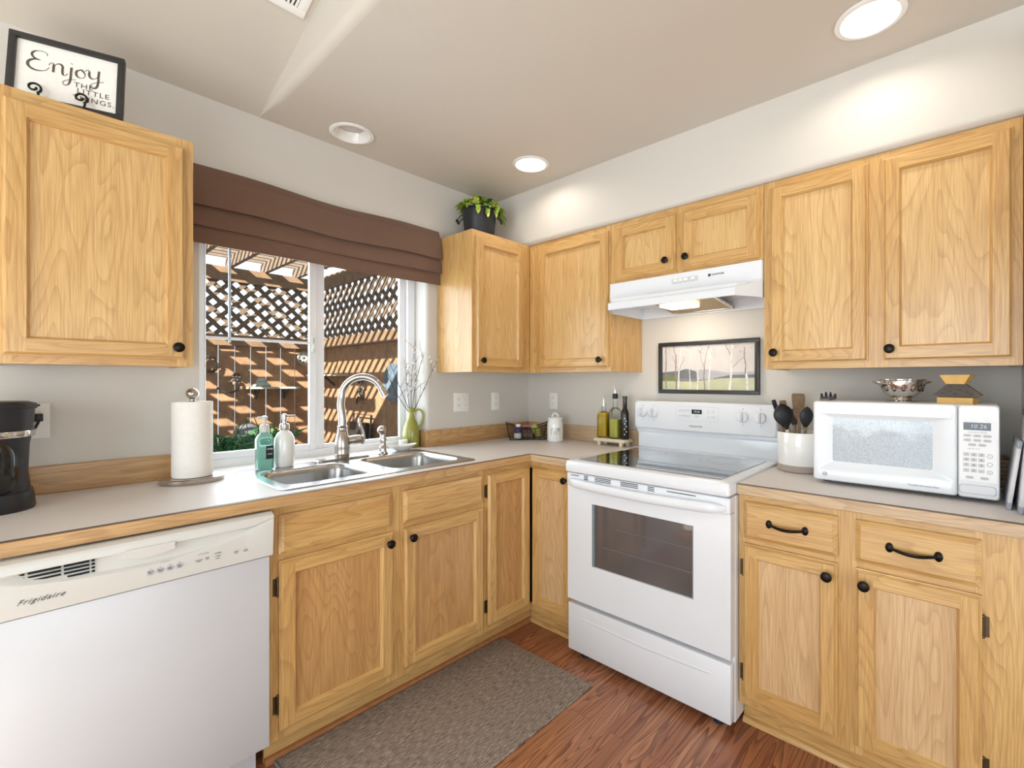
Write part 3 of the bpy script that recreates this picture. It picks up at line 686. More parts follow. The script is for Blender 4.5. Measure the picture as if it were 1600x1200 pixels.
branch(top+Vector((.004, 0, 0)), (bx+.065, by-.03, ZC+.54), 6, 46, 'white-budded twig leaning towards the window jamb in the olive vase')
branch(top+Vector((-.004, 0, 0)), (bx-.03, by+.0, ZC+.47), 7, 50, 'shorter bushy white-budded twig in the olive vase')
branch(top+Vector((.006, -.004, 0)), (bx+.098, by-.115, ZC+.50), 3, 18, 'budded twig arching out past the window corner from the olive vase')
branch(top+Vector((-.006, 0, 0)), (bx-.15, by+.015, ZC+.53), 5, 0, 'dark bare twig reaching across the window glass from the olive vase')
branch(top+Vector((-.006, .004, 0)), (bx-.13, by+.02, ZC+.41), 4, 0, 'dark bare twig lowest across the window glass from the olive vase')

# ------------------------------------------------------------------ paper towels
bx, by = -1.955, -0.140
t = thing('paper_towel_holder', (bx, by, ZC), 'brushed nickel paper towel stand beside the window', 'paper towel holder')
m = MB('nickel'); m.lathe([(.098, 0), (.100, .004), (.100, .016), (.095, .020), (.02, .020)], (bx, by, ZC), 44, 1, .88); m.build('base', t)
m = MB('nickel'); m.lathe([(.006, .018), (.006, .300), (.009, .303), (.009, .308), (.012, .312), (.0195, .322), (.021, .330), (.0195, .338), (.012, .347), (.003, .350)], (bx, by, ZC), 20); m.build('post', t)
m = MB('paper'); m.lathe([(.019, .0215), (.061, .0215), (.0625, .026), (.0625, .296), (.061, .300), (.019, .300), (.019, .0215)], (bx, by, ZC), 44, 1, 1, False, False)
m.box(bx+.050, bx+.0645, by-.004, by-.003, ZC+.022, ZC+.299)
tag(m.build('paper_towel_roll'), 'white paper towel roll on the nickel stand', 'paper towels')

# ------------------------------------------------------------------ coffee maker
bx, by = -2.452, -0.185
t = thing('coffee_maker', (bx, by, ZC), 'black drip coffee maker on the worktop below the Enjoy sign', 'coffee maker')
def ell(hx, hy, z, c=(bx, by)): return rr(c[0], c[1], hx, hy, min(hx, hy)*.92, z, 8)
m = MB('black_plastic'); m.loft([ell(.098, .112, ZC), ell(.100, .114, ZC+.006), ell(.096, .110, ZC+.045), ell(.094, .108, ZC+.052)]); m.build('base', t)
m = MB('black_plastic'); m.loft([ell(.090, .10, ZC+.052, (bx, by+.006)), ell(.084, .094, ZC+.11, (bx, by+.006)), ell(.087, .097, ZC+.19, (bx, by+.004)), ell(.094, .104, ZC+.235), ell(.098, .108, ZC+.295)]); m.build('body', t)
m = MB('black_plastic'); m.loft([ell(.101, .111, ZC+.295), ell(.104, .115, ZC+.300), ell(.101, .112, ZC+.310), ell(.085, .10, ZC+.316)]); m.box(bx+.09, bx+.108, by-.02, by+.02, ZC+.300, ZC+.306, .002); m.build('lid', t)
m = MB('chrome'); m.loft([ell(.0975, .1085, ZC+.214, (bx, by-.003)), ell(.0985, .1095, ZC+.217, (bx, by-.003)), ell(.0995, .1105, ZC+.229, (bx, by-.003)), ell(.0985, .1095, ZC+.232, (bx, by-.003))]); m.build('band', t)
m = MB('bottle_dark'); m.lathe([(.060, .053), (.066, .058), (.072, .09), (.072, .16), (.060, .205)], (bx-.005, by-.044, ZC), 28); m.build('carafe', t)
m = MB('black'); m.tube(catmull([(-2.344, -0.022, 1.158), (-2.346, -0.034, 1.148), (-2.353, -0.044, 1.130), (-2.362, -0.050, 1.11), (-2.375, -0.06, 1.08), (-2.39, -0.08, 1.05)], 5), .0045, 8); m.box(-2.356, -2.334, -0.030, -0.0085, 1.150, 1.176, .003); m.build('power_cord', t)
# outlets
def outlet(M, u, v, wd, ht, label, gangs=1, gfci=False):
    t = thing('wall_outlet', M @ Vector((u, v, 0)), label, 'outlet', 'white outlet plates')
    m = MB('plate_white', M); m.box(u-wd/2, u+wd/2, v-ht/2, v+ht/2, .0005, .006, .003); m.build('cover_plate', t)
    for g in range(gangs):
        gu = u+(g-(gangs-1)/2)*.046; m = MB('plate_white', M)
        if gfci: m.box(gu-.017, gu+.017, v-.034, v+.034, .005, .0075, .001)
        else:
            for s_ in (-1, 1): m.loft([rr(gu, v+s_*.0195, .016, .0145, .010, .005), rr(gu, v+s_*.0195, .016, .0145, .010, .0075)])
        m.mat('print_dark')
        for s_ in (-1, 1):
            vv = v+s_*.0195
            m.box(gu-.0075, gu-.0055, vv-.001, vv+.007, .0074, .0078); m.box(gu+.0055, gu+.0075, vv-.001, vv+.006, .0074, .0078); m.lathe([(.0022, .0074), (.0022, .0078)], (gu, vv-.006, 0), 10)
        m.build('receptacle', t)
FY = face_y(0, 0, 0); FX = face_x(0, 0, 0)
outlet(FY, -0.592, 1.155, .117, .116, 'double-gang white outlet plate beside the window', 2)
outlet(FY, -0.312, 1.152, .072, .116, 'single white outlet plate on the window wall next to the corner')
outlet(FX, 0.236, 1.150, .072, .110, 'single white outlet plate above the YUM canister')
outlet(FY, -2.358, 1.151, .082, .118, 'white outlet plate with the coffee maker plugged in', 1, True)

# ------------------------------------------------------------------ dishwasher
t = thing('dishwasher', (-2.146, -0.3, 0), 'white built-in dishwasher under the worktop', 'dishwasher')
m = MB('appliance_white'); m.box(-2.444, -1.850, -0.60, -0.02, 0.10, 0.855); m.build('body', t, smooth=0)
m = MB('dishwasher_white'); m.box(-2.444, -1.853, -0.645, -0.602, 0.113, 0.723, .003, 2); m.build('door', t)
m = MB('dishwasher_white'); m.box(-2.444, -1.868, -0.560, -0.54, 0.004, 0.108); m.mat('grey_line'); m.lathe([(.006, 0), (.006, .002), (.003, .003)], (0, 0, 0), 12); 
m.bm.verts.ensure_lookup_table(); vs_ = list(m.bm.verts)[8:]; bmesh.ops.transform(m.bm, matrix=face_y(-1.885, -0.561, 0.062), verts=vs_)
m.build('kick_plate', t)
# control panel: bowed profile, pocket handle, vents
m = MB('bisque_white', face_y(0, 0, 0))
u0, u1 = -2.446, -1.847; nU = 36; loops = []
def zsmile(u): return 0.787+(0.052 if u > -2.147 else 0.030)*((u+2.147)/0.285)**2   # lower edge of the scooped band, a smile
for k in range(nU+1):
    u = u0+(u1-u0)*k/nU; zs = min(zsmile(u), .842); end = min(1, (u1-.02-u)/.05, (u-u0-.02)/.05); end = max(0, end)
    dp = .016*end*min(1, (0.850-zs)/.05)
    loops.append([(u, .727, .603), (u, .727, .652), (u, .735, .655), (u, zs-.004, .662), (u, zs, .662-dp*.2), (u, zs+.004, .662-dp*.5), (u, max(.828, zs+.006), .660-dp), (u, max(.834, zs+.008), .664), (u, .850, .664), (u, .858, .660), (u, .863, .648), (u, .863, .603)])
m.loft(loops); m.build('control_panel', t, smooth=30)
m = MB('bisque_white', face_y(0, 0, 0)); m.loft([[(-2.203+.105*k/12, .816-0.008*math.sin(PI*k/12), .646) for k in range(13)]+[(-2.098, .838, .646), (-2.203, .838, .646)],
    [(-2.203+.105*k/12, .818-0.008*math.sin(PI*k/12), .6655) for k in range(13)]+[(-2.098, .838, .668), (-2.203, .838, .668)]]); m.build('latch_handle', t)
m = MB('dark_recess', face_y(0, 0, 0))
for r_ in range(4):
    z = .826-.0085*r_
    for (a, c_) in ((-2.44, -2.378), (-2.373, -2.318), (-2.313, -2.268), (-2.264, -2.258)):
        lo = -2.147-.285*math.sqrt(max(0, (z-.004-.787)/.030))
        if c_ > lo+.004: m.box(max(a, lo), c_, z-.0022, z+.0022, .6400, .6500+(.826-z)*.22)
m.build('vent', t, smooth=0)
m = MB('print_dark'); m.text('Frigidaire', .0165, face_y(-2.352, -0.6600, .7635), 0.55, .0003, sp=1.22)
m.build('logo', t, smooth=0)
for k in range(4): m = MB('button_grey', face_y(-2.150+.0210*k, -0.6600, .764+.0006*k)); m.lathe([(.0085, -.0006), (.0085, .0006)], (0, 0, 0), 20); m.build('button', t)
m = MB('print_dark')
M_ = lambda u, v: face_y(u, -0.6610, v)
m.text('CYCLES', .005, M_(-2.118, .784), 0, .0003, sp=1.3); m.text('OPTIONS', .005, M_(-2.032, .783), 0, .0003, sp=1.3)
for k, s_ in enumerate(('Pots &\nPans', 'Normal\nWash', 'Light\nWash', 'Rinse\nOnly')): m.text(s_, .0042, M_(-2.150+.0210*k, .7645), 0, .0003); m.text('o', .004, M_(-2.150+.021*k, .7755), 0, .0003)
for (u, v, s_) in ((-2.043, .765, 'Hi Temp\nWash'), (-2.022, .767, 'Heat\nDry'), (-1.998, .776, '- Washing'), (-1.998, .768, '- Drying'), (-1.998, .760, '- Clean'), (-1.950, .765, 'Delay\nStart'), (-1.925, .765, 'Start\nCancel'), (-1.950, .777, '. . .')): m.text(s_, .0044, M_(u, v), 0, .0003)
m.build('lettering', t, smooth=0)

# ------------------------------------------------------------------ range
t = thing('kitchen_range', (-0.35, -1.298, 0), 'white freestanding electric range with glass top', 'stove')
Y0, Y1 = -0.9185, -1.6795
m = MB('appliance_white'); m.box(-0.640, -0.03, Y1, Y0, 0.025, 0.862, .004, 1); m.build('body', t)
M = face_x(0, 0, 0)
m = MB('appliance_white', M); u0, u1 = .9195, 1.6785
W = .072; 
# door with window opening
wu0, wu1, wv0, wv1 = 1.059, 1.537, .452, .732
m.box(u0, u1, .274, wv0, .642, .683, .0); m.box(u0, u1, wv1, .800, .642, .683); m.box(u0, wu0, wv0, wv1, .642, .683); m.box(wu1, u1, wv0, wv1, .642, .683)
bmesh.ops.remove_doubles(m.bm, verts=list(m.bm.verts), dist=1e-5)
m.loft([rr((u0+u1)/2, .830, (u1-u0)/2, .030, .006, .642), rr((u0+u1)/2, .830, (u1-u0)/2, .030, .006, .686), rr((u0+u1)/2, .830, (u1-u0)/2-.004, .026, .005, .690)])
od = m.build('oven_door', t)
m = MB('bezel_grey', M); a = .012
m.box(wu0-.001, wu0+a, wv0-.001, wv1+.001, .672, .6815); m.box(wu1-a*.4, wu1+.001, wv0-.001, wv1+.001, .672, .6815)
m.mat('oven_glass'); m.box(wu0, wu1, wv0, wv1, .668, .674)
m.mat('bezel_grey'); m.tube([(wu0+.05, .548, .6745), (wu1, .548, .6743)], .0009, 6); m.tube([(wu0+.12, .640, .6743), (wu1, .640, .6743)], .0006, 6); m.build('window', od)
m = MB('appliance_white', M); n = 26; loops = []
for k in range(n+1):
    q = k/n; u = u0+.012+(u1-u0-.024)*q; s_ = min(1, math.sin(PI*q)*5)**.6; zc_ = .822-.010*math.sin(PI*q); hh = .008+.012*s_; pr = .688+.030*s_
    loops.append([(u, zc_+hh*math.cos(2*PI*j/14), (pr+.006 if math.sin(2*PI*j/14) > 0 else .688)*1.0-(.012*(1-abs(math.sin(2*PI*j/14))) if math.sin(2*PI*j/14) > 0 else 0)*s_) for j in range(14)])
m.loft(loops); m.build('handle', od)
def slots(a, b_, zs):
    for z in zs: m = MB('dark_recess', M); m.box(a, b_, z-.0016, z+.0016, .6885, .6908); m.build('vent_slot', od, smooth=0)
slots(.945, .990, (.850,)); slots(1.02, 1.043, (.854, .847, .840)); slots(1.080, 1.165, (.854, .847, .840)); slots(1.215, 1.300, (.854, .847, .840)); slots(1.345, 1.375, (.854, .847, .840)); slots(1.430, 1.55, (.849,))
m = MB('appliance_white', M); m.box(u0, u1, .036, .254, .642, .681, .006, 2)
m.tube([(u0+.075, .197, .6770), (u0+.16, .194, .6690), ((u0+u1)/2, .188, .6672), (u1-.16, .194, .6690), (u1-.075, .197, .6770)], [.0055, .0135, .0155, .0135, .0055], 20); m.build('storage_drawer', t)
for (fx_, fy_) in ((-0.60, -0.985), (-0.60, -1.615), (-0.10, -0.985), (-0.10, -1.615)):
    m = MB('rubber'); m.lathe([(.020, 0), (.020, .012), (.010, .014), (.010, .026)], (fx_-.03, fy_, 0), 16); m.build('foot', t)
m = MB('appliance_white')
xm, hxm = -0.365, 0.335
cyr, hyr = (Y0+Y1)/2, (Y0-Y1)/2+.002
m.loft([rr(xm-.003, cyr, hxm-.004, hyr-.006, .012, .866), rr(xm-.003, cyr, hxm, hyr, .014, .872), rr(xm-.003, cyr, hxm, hyr, .014, .900), rr(xm-.003, cyr, hxm-.004, hyr-.004, .014, .914), rr(xm-.003, cyr, hxm-.012, hyr-.012, .014, .9185), rr(xm-.003, cyr, hxm-.030, hyr-.030, .014, .9185)]); m.build('cooktop', t)
m = MB('cooktop_glass'); m.loft([rr(-0.392, cyr, .268, hyr-.046, .012, .9188), rr(-0.392, cyr, .268, hyr-.046, .012, .9205)])
m.mat('bezel_grey')
for (rx, ry, rad) in ((-0.535, -1.115, .105), (-0.535, -1.485, .085), (-0.255, -1.115, .08), (-0.255, -1.485, .105), (-0.535, -1.115, .075), (-0.255, -1.298, .035), (-0.255, -1.485, .07)):
    m.lathe([(rad, .9206), (rad-.0012, .9208), (rad-.0024, .9206)], (rx, ry, 0), 48, 1, 1, False, False)
m.build('glass_top', t)
m = MB('appliance_white', M)
m.box(.93, 1.668, .918, 1.03, .031, .068, .003); m.box(.925, 1.673, 1.0, 1.026, .031, .072, .003)
m.loft([rr((.901+1.669)/2+.013, 1.098, .374, .076, .018, .031), rr((.901+1.669)/2+.013, 1.098, .374, .076, .018, .095), rr((.901+1.669)/2+.013, 1.099, .368, .070, .016, .102)])
bgd = m.build('backguard', t)
m = MB('soft_grey', M); m.loft([rr(1.289, 1.116, .113, .038, .012, .1018), rr(1.289, 1.116, .113, .038, .012, .1024)]); m.mat('appliance_white'); m.loft([rr(1.289, 1.116, .111, .036, .011, .1020), rr(1.289, 1.116, .111, .036, .011, .1027)])
m.mat('display_glass'); m.box(1.262, 1.316, 1.116, 1.138, .1022, .1032); m.mat('digit'); m.text('10:26', .016, face_x(-.1034, -1.289, 1.127), 0, .0002)
m.mat('grey_line')
for (u, v, s_) in ((1.20, 1.132, 'BAKE'), (1.222, 1.132, 'BROIL'), (1.244, 1.132, 'CLEAN'), (1.20, 1.104, 'COOK'), (1.222, 1.104, 'TIMER'), (1.244, 1.104, 'CLOCK'), (1.35, 1.132, 'ON'), (1.375, 1.132, 'OFF'), (1.35, 1.104, 'UP'), (1.375, 1.104, 'DOWN'), (1.29, 1.104, 'START')):
    m.text(s_, .0075, face_x(-.1030, -u, v), 0, .0002); m.box(u-.009, u+.009, v-.009, v-.0083, .1028, .1031)
m.mat('print_dark'); m.text('FRIGIDAIRE', .0125, face_x(-.1024, -1.283, 1.052), 0, .0002, sp=1.1)
for (u, s_) in ((.978, 'OFF'), (1.045, 'OFF'), (1.519, 'OFF'), (1.60, 'OFF')): 
    m.text(s_, .0055, face_x(-.1024, -u, 1.150), 0, .0002); m.text('HI', .0055, face_x(-.1024, -u, 1.072), 0, .0002)
    for a in range(24):
        if a % 2: continue
        aa = 2*PI*a/24; m.box(u+.034*math.cos(aa)-.0008, u+.034*math.cos(aa)+.0008, 1.112+.034*math.sin(aa)-.0008, 1.112+.034*math.sin(aa)+.0008, .1018, .1024)
m.build('lettering', bgd, smooth=0)
for u in (.978, 1.045, 1.519, 1.60):
    m = MB('appliance_white', M); m.lathe([(.027, .1015), (.027, .104), (.0255, .108), (.0245, .118), (.022, .120)], (u, 1.112, 0), 32); m.mat('soft_grey'); m.box(u-.0055, u+.0055, 1.089, 1.135, .118, .128, .002); m.build('knob', bgd)

# ------------------------------------------------------------------ range hood
t = thing('range_hood', (0, -1.2975, 1.64), 'white under-cabinet range hood with a lit lamp above the range', 'range hood')
A = [(0, .918), (.322, .918), (.322, 1.678), (0, 1.678)]
def hp(z, xf, inset, back=.003):   # plan outline: back edge, chamfered front
    return [(-back, -.918, z), (-.330, -.918, z), (-xf, -.918-inset, z), (-xf, -1.678+inset, z), (-.330, -1.678, z), (-back, -1.678, z)]
m = MB('appliance_white')
Lo = [hp(1.789, .334, .001), hp(1.712, .334, .001), hp(1.700, .345, .010), hp(1.668, .448, .066), hp(1.660, .452, .069), hp(1.636, .452, .069), hp(1.634, .450, .068)]
m.loft(Lo, True, False)
inn = lambda z, d: [(-back_, y_, z) for back_, y_ in ((.010, -.930), (.326, -.930), (.442-d, -.990), (.442-d, -1.606), (.326, -1.666), (.010, -1.666))]
m.loft([hp(1.634, .450, .068), inn(1.636, 0), inn(1.690, .02)], False, True)
m.build('shell', t, smooth=25)
m = MB('filter_mesh'); m.prism([(-.040, 1.646), (-.040, 1.650), (-.36, 1.684), (-.36, 1.680)], -1.445, -1.14, 1); m.mat('chrome')
m.prism([(-.034, 1.642), (-.034, 1.652), (-.046, 1.653), (-.046, 1.644)], -1.452, -1.133, 1); m.prism([(-.034, 1.642), (-.034, 1.652), (-.36, 1.688), (-.36, 1.678)], -1.452, -1.444, 1); m.prism([(-.034, 1.642), (-.034, 1.652), (-.36, 1.688), (-.36, 1.678)], -1.141, -1.133, 1)
m.build('grease_filter', t, smooth=0)
m = MB('hood_lens'); m.box(-.30, -.17, -1.335, -1.185, 1.645, 1.660, .004); m.build('lamp_lens', t)
m = MB('print_dark', face_x(-.3345, 0, 0)); m.box(1.447, 1.459, 1.752, 1.764, .0002, .0008); m.text('KENMORE', .012, face_x(-.3352, -1.492, 1.758), 0, .0003)
m.mat('soft_grey'); m.box(1.27, 1.40, 1.742, 1.766, .0001, .0006); m.mat('plate_white')
for u in (1.29, 1.315, 1.34, 1.375): m.box(u-.009, u+.009, 1.750, 1.762, .0004, .003)
m.mat('grey_line')
for u, s_ in ((1.29, 'LIGHT'), (1.315, 'FAN'), (1.34, 'HI'), (1.375, 'LO')): m.text(s_, .005, face_x(-.3354, -u, 1.7455), 0, .0002)
m.build('switch_panel', t, smooth=0)
lamp('hood_lamp', 'AREA', (-0.235, -1.26, 1.642), 1.7, (1.0, 0.86, 0.68), (0.25, 0, -1), .14, .12, 'RECTANGLE')

# ------------------------------------------------------------------ framed birch picture
t = thing('framed_picture', (0, -1.297, 1.21), 'black framed picture of birch trees hung above the range', 'picture')
M = face_x(0, 0, 0); pu0, pu1, pv0, pv1 = 1.028, 1.567, 1.216, 1.494
m = MB('frame_black', M); fw = .021
m.box(pu0, pu1, pv1-fw, pv1, .001, .022, .002); m.box(pu0, pu1, pv0, pv0+fw, .001, .022, .002); m.box(pu0, pu0+fw, pv0+fw, pv1-fw, .001, .022, .002); m.box(pu1-fw, pu1, pv0+fw, pv1-fw, .001, .022, .002); m.build('frame', t)
m = MB('sky_grey', M); iu0, iu1, iv0, iv1 = pu0+fw-.002, pu1-fw+.002, pv0+fw-.002, pv1-fw+.002; IW, IH = iu1-iu0, iv1-iv0
m.box(iu0, iu1, iv0, iv1, .006, .010)
Z = [.0101]
def pp(pts, mat):
    m.mat(mat); Z[0] += .00005; m.poly([(iu0+a*IW, iv0+c_*IH, Z[0]) for a, c_ in pts])
pp([(0, .30), (.30, .42), (.5, .46), (.72, .38), (1, .40), (1, .20), (0, .20)], 'mist')
pp([(.58, .26), (.75, .33), (1, .34), (1, .22), (.58, .22)], 'hill_grey')
pp([(0, .40), (.12, .42), (.20, .43), (.27, .47), (.33, .46), (.38, .42), (.40, .40), (.40, .18), (0, .18)], 'hill_grey')
pp([(0, .33), (.06, .34), (.14, .33), (.20, .30), (.20, .18), (0, .18)], 'hill_green')
pp([(0, .20), (.38, .19), (.5, .22), (.65, .26), (1, .27), (1, 0), (0, 0)], 'field')
pp([(.2, .205), (.4, .20), (.58, .245), (.42, .23), (.40, .245), (.2, .25)], 'birch_dark')
def trunk(a0, b0, a1, b1, wd, mat):
    pts = []; n = 8
    for k in range(n+1):
        q = k/n; pts.append((a0+(a1-a0)*q+.004*math.sin(q*9+a0*40), b0+(b1-b0)*q, wd*(1-.35*q)))
    m.mat(mat); Z[0] += .00005; m.ribbon([(iu0+p[0]*IW, iv0+p[1]*IH, Z[0]) for p in pts], [p[2] for p in pts])
for a in ((.045, .03, .045, .99, .007, 'birch_dark'), (.165, 0, .16, .8, .008, 'birch_dark'), (.165, .75, .13, 1, .004, 'birch_dark'), (.19, 0, .22, 1, .009, 'birch'), (.19, .45, .12, .75, .003, 'birch_dark'), (.20, .45, .27, .75, .003, 'birch_dark'), (.325, 0, .325, .9, .005, 'birch'), (.33, .65, .38, .75, .002, 'birch'), (.41, 0, .415, .5, .007, 'birch'), (.485, 0, .48, .6, .006, 'birch_dark'), (.48, .55, .53, 1, .003, 'birch_dark'), (.47, .5, .44, .8, .002, 'birch_dark'), (.535, 0, .545, .95, .009, 'birch'), (.75, 0, .775, 1, .012, 'birch'), (.755, .75, .70, 1, .004, 'birch_dark'), (.78, .50, .88, .70, .003, 'birch_dark'), (.925, 0, .885, .9, .012, 'birch'), (.905, .35, .89, .9, .006, 'birch_dark')): trunk(*a)
rn = random.Random(5)
for (ca, cb, n_) in ((.06, .93, 7), (.12, .68, 6), (.30, .92, 8), (.43, .85, 16), (.46, .93, 12), (.60, .80, 6), (.52, .97, 5), (.83, .95, 8), (.87, .80, 10), (.95, .93, 7), (.16, .9, 5)):
    for _ in range(n_):
        a_, c_ = ca+rn.gauss(0, .02), cb+rn.gauss(0, .04); c_ = min(c_, .985); a_ = min(max(a_, .01), .99); r_ = rn.uniform(.003, .006); pp([(a_-r_, c_), (a_, c_-r_*1.6), (a_+r_, c_), (a_, c_+r_*2)], 'rust_leaf')
m.build('print', t, smooth=0, normals=False)

# ------------------------------------------------------------------ crock and utensils
bx, by = -0.205, -1.793
t = thing('utensil_crock', (bx, by, ZC), 'white stoneware utensil crock with an unglazed base beside the microwave', 'crock')
m = MB('ceramic_white'); m.lathe([(.088, .030), (.090, .034), (.090, .160), (.0885, .164), (.084, .164), (.083, .158), (.083, .04), (.001, .038)], (bx, by, ZC), 44); m.build('pot', t)
m = MB('stoneware_base'); m.lathe([(.080, 0), (.0865, .005), (.0895, .020), (.0898, .030), (.08, .031)], (bx, by, ZC), 44); m.build('base', t)
def utensil(name, foot, hd, head, label, cat='utensil', stick='taupe_wood', rad=.006):
    foot = (bx+.42*(hd[0]-bx), by+.42*(hd[1]-by), foot[2])
    t = thing(name, foot, label, cat, 'utensils in the crock')
    m = MB(stick); m.tube([foot, hd], rad, 10); m.build('handle', t); head(t, Vector(foot), Vector(hd)); return t
def mkaxes(a, b, toward):
    d = (b-a).normalized(); nrm = Vector(toward); nrm = (nrm-d*nrm.dot(d)).normalized(); sd = d.cross(nrm); return d, nrm, sd
VIEW = (-0.77, -0.63, 0.0)
def spoon_head(mat, L, Wd, depth):
    def f_(t, a, b):
        d, nrm, sd = mkaxes(a, b, VIEW); m = MB(mat); loops = []
        for k in range(15):
            q = k/14; y_ = L*q; hw = max(Wd*math.sin(PI*(q**1.35))**.75, .006 if q < .5 else .0015)
            loops.append([b+d*(y_-.012)+sd*(hw*math.cos(2*PI*j/16))+nrm*(depth*min(1, hw/Wd)*math.sin(2*PI*j/16)+0.0) for j in range(16)])
        m.loft(loops); m.build('head', t)
    return f_
def flat_head(mat, L, w0, w1, th=.005, slots=False):
    def f_(t, a, b):
        d, nrm, sd = mkaxes(a, b, VIEW); m = MB(mat); prof = [(0, .007), (.15, w0), (.8, w1), (.95, w1*.97), (1.0, w1*.8)]; loops = []
        for q, hw in prof: loops.append([b+d*(L*q-.006)+sd*hw*s_+nrm*th*e_ for s_, e_ in ((-1, -.5), (1, -.5), (1, .5), (-1, .5))])
        m.loft(loops)
        m.build('head', t, smooth=0)
    return f_
zf_ = ZC+.045
utensil('ladle', (bx+.03, by-.02, zf_), (bx-.042, by+.044, ZC+.182), spoon_head('black_plastic', .115, .041, .018), 'large black ladle leaning towards the range in the crock')
utensil('spoon', (bx+.02, by+.03, zf_), (bx-.034, by-.026, ZC+.188), spoon_head('black_plastic', .098, .028, .013), 'smaller black spoon beside the ladle in the crock')
utensil('turner', (bx-.02, by+.02, zf_), (bx+.045, by+.018, ZC+.215), flat_head('taupe_wood', .115, .020, .028), 'flat-ended wooden turner standing tallest in the crock')
utensil('spatula', (bx-.03, by-.03, zf_), (bx+.026, by+.066, ZC+.225), flat_head('taupe_wood', .075, .010, .014), 'narrow wooden spatula tilted out over the range from the crock')
utensil('knife', (bx-.03, by-.02, zf_), (bx-.012, by+.078, ZC+.205), flat_head('black_plastic', .10, .007, .009, .003), 'thin dark blade tilted furthest out of the crock')
utensil('skimmer', (bx-.01, by-.03, zf_), (bx+.062, by+.040, ZC+.185), spoon_head('slate', .085, .028, .006), 'dark round-headed skimmer half hidden behind the black ladle in the crock')
utensil('scraper', (bx+.0, by+.05, zf_), (bx-.066, by+.036, ZC+.176), flat_head('black', .03, .006, .005), 'short light wooden handle with a black tip at the crock rim', stick='pale_wood', rad=.0075)
utensil('spoon', (bx+.05, by+.01, zf_), (bx-.010, by-.070, ZC+.195), flat_head('pale_wood', .03, .006, .005), 'pale wooden handle leaning on the microwave side of the crock', stick='pale_wood')

# ------------------------------------------------------------------ microwave
t = thing('microwave', (-0.25, -2.1395, ZC), 'white countertop microwave oven with a digital clock', 'microwave')
M = face_x(0, 0, 0); mz0, mz1 = ZC+.014, 1.2095
m = MB('appliance_white', M); m.box(1.889, 2.390, mz0, mz1, .065, .392, .006, 2); m.build('body', t)
for (a, c_) in ((1.92, .35), (2.36, .35), (1.92, .11), (2.36, .11)):
    m = MB('black'); m.lathe([(.014, 0), (.012, .0155)], (-c_, -a, ZC), 14); m.build('foot', t)
m = MB('appliance_white', M); du0, du1 = 1.888, 2.2930
cu, cv = (du0+du1)/2, (mz0+mz1)/2; hu, hv = (du1-du0)/2, (mz1-mz0)/2
wu0, wu1, wv0, wv1 = 1.948, 2.232, .992, 1.150; wcu, wcv, whu, whv = (wu0+wu1)/2, (wv0+wv1)/2, (wu1-wu0)/2, (wv1-wv0)/2
ocu, ocv, ohu, ohv = (1.906+2.284)/2, (.967+1.166)/2, (2.284-1.906)/2, (1.166-.967)/2
m.loft([rr(cu, cv, hu, hv, .010, .392), rr(cu, cv, hu, hv, .010, .418), rr(cu, cv, hu-.004, hv-.004, .010, .4235), rr(ocu, ocv, ohu, ohv, .008, .4250), rr(wcu, wcv, whu+.003, whv+.003, .006, .4110), rr(wcu, wcv, whu, whv, .006, .4105)], True, True); dr_ = m.build('door', t)
m = MB('microwave_screen', M); m.loft([rr(wcu, wcv, whu-.0005, whv-.0005, .006, .4108), rr(wcu, wcv, whu-.001, whv-.001, .006, .4116)]); m.build('window', dr_, smooth=0)
m = MB('print_dark', M)
def ringm(u, v, r0, r1, w_):
    A_ = [m.v((u+r0*math.cos(2*PI*k/24), v+r0*math.sin(2*PI*k/24), w_)) for k in range(24)]; B_ = [m.v((u+r1*math.cos(2*PI*k/24), v+r1*math.sin(2*PI*k/24), w_)) for k in range(24)]
    for k in range(24): m.f([A_[k], A_[(k+1) % 24], B_[(k+1) % 24], B_[k]])
ringm(1.926, .945, .0075, .0065, .4252); m.text('GE', .0095, face_x(-.4252, -1.926, .945), .3, .0002); m.build('logo', dr_, smooth=0); m = MB('print_dark', M); m.text('Turntable Microwave Oven', .0072, face_x(-.4248, -2.208, .9405), .25, .0002); m.build('lettering', dr_, smooth=0)
m = MB('appliance_white', M); pu = (2.2945+2.3905)/2; ph = (2.3905-2.2945)/2
m.loft([rr(pu, cv, ph, hv, .010, .392), rr(pu, cv, ph, hv, .010, .418), rr(pu, cv, ph-.003, hv-.004, .010, .4235)]); cp = m.build('control_panel', t)
m = MB('vinyl_white', M); m.box(2.2995, 2.3835, .9735, 1.170, .4232, .4240, .0)
m.mat('screen'); m.box(2.3075, 2.3705, 1.132, 1.1555, .4238, .4246); m.mat('digit'); m.text('10 26', .017, face_x(-.4249, -2.342, 1.1435), .12, .0002)
m.mat('soft_grey')
for r_, (vv, us) in enumerate(((1.1145, (2.3165, 2.3395, 2.3625)), (1.1005, (2.3165, 2.3395, 2.3625)), (1.0865, (2.328, 2.351)))):
    for u in us: m.loft([rr(u, vv, .0095, .0042, .003, .4239, 2), rr(u, vv, .0095, .0042, .003, .4245, 2)])
k = 0
for vv in (1.056, 1.040, 1.0235, 1.0065):
    for u in (2.3140, 2.3315, 2.3490):
        m.mat('soft_grey'); m.box(u-.0072, u+.0072, vv-.0055, vv+.0055, .4239, .4245)
        m.mat('print_dark'); m.text(('1', '2', '3', '4', '5', '6', '7', '8', '9', '/', '0', '--')[k], .0085, face_x(-.4247, -u, vv), 0, .0002); k += 1
for vv, s_ in ((1.054, 'I'), (1.0285, '.'), (1.0045, 'O')): ringm(2.3680, vv, .0062, .0053, .4243); m.text(s_, .006, face_x(-.4243, -2.368, vv), 0, .0002)
m.mat('soft_grey')
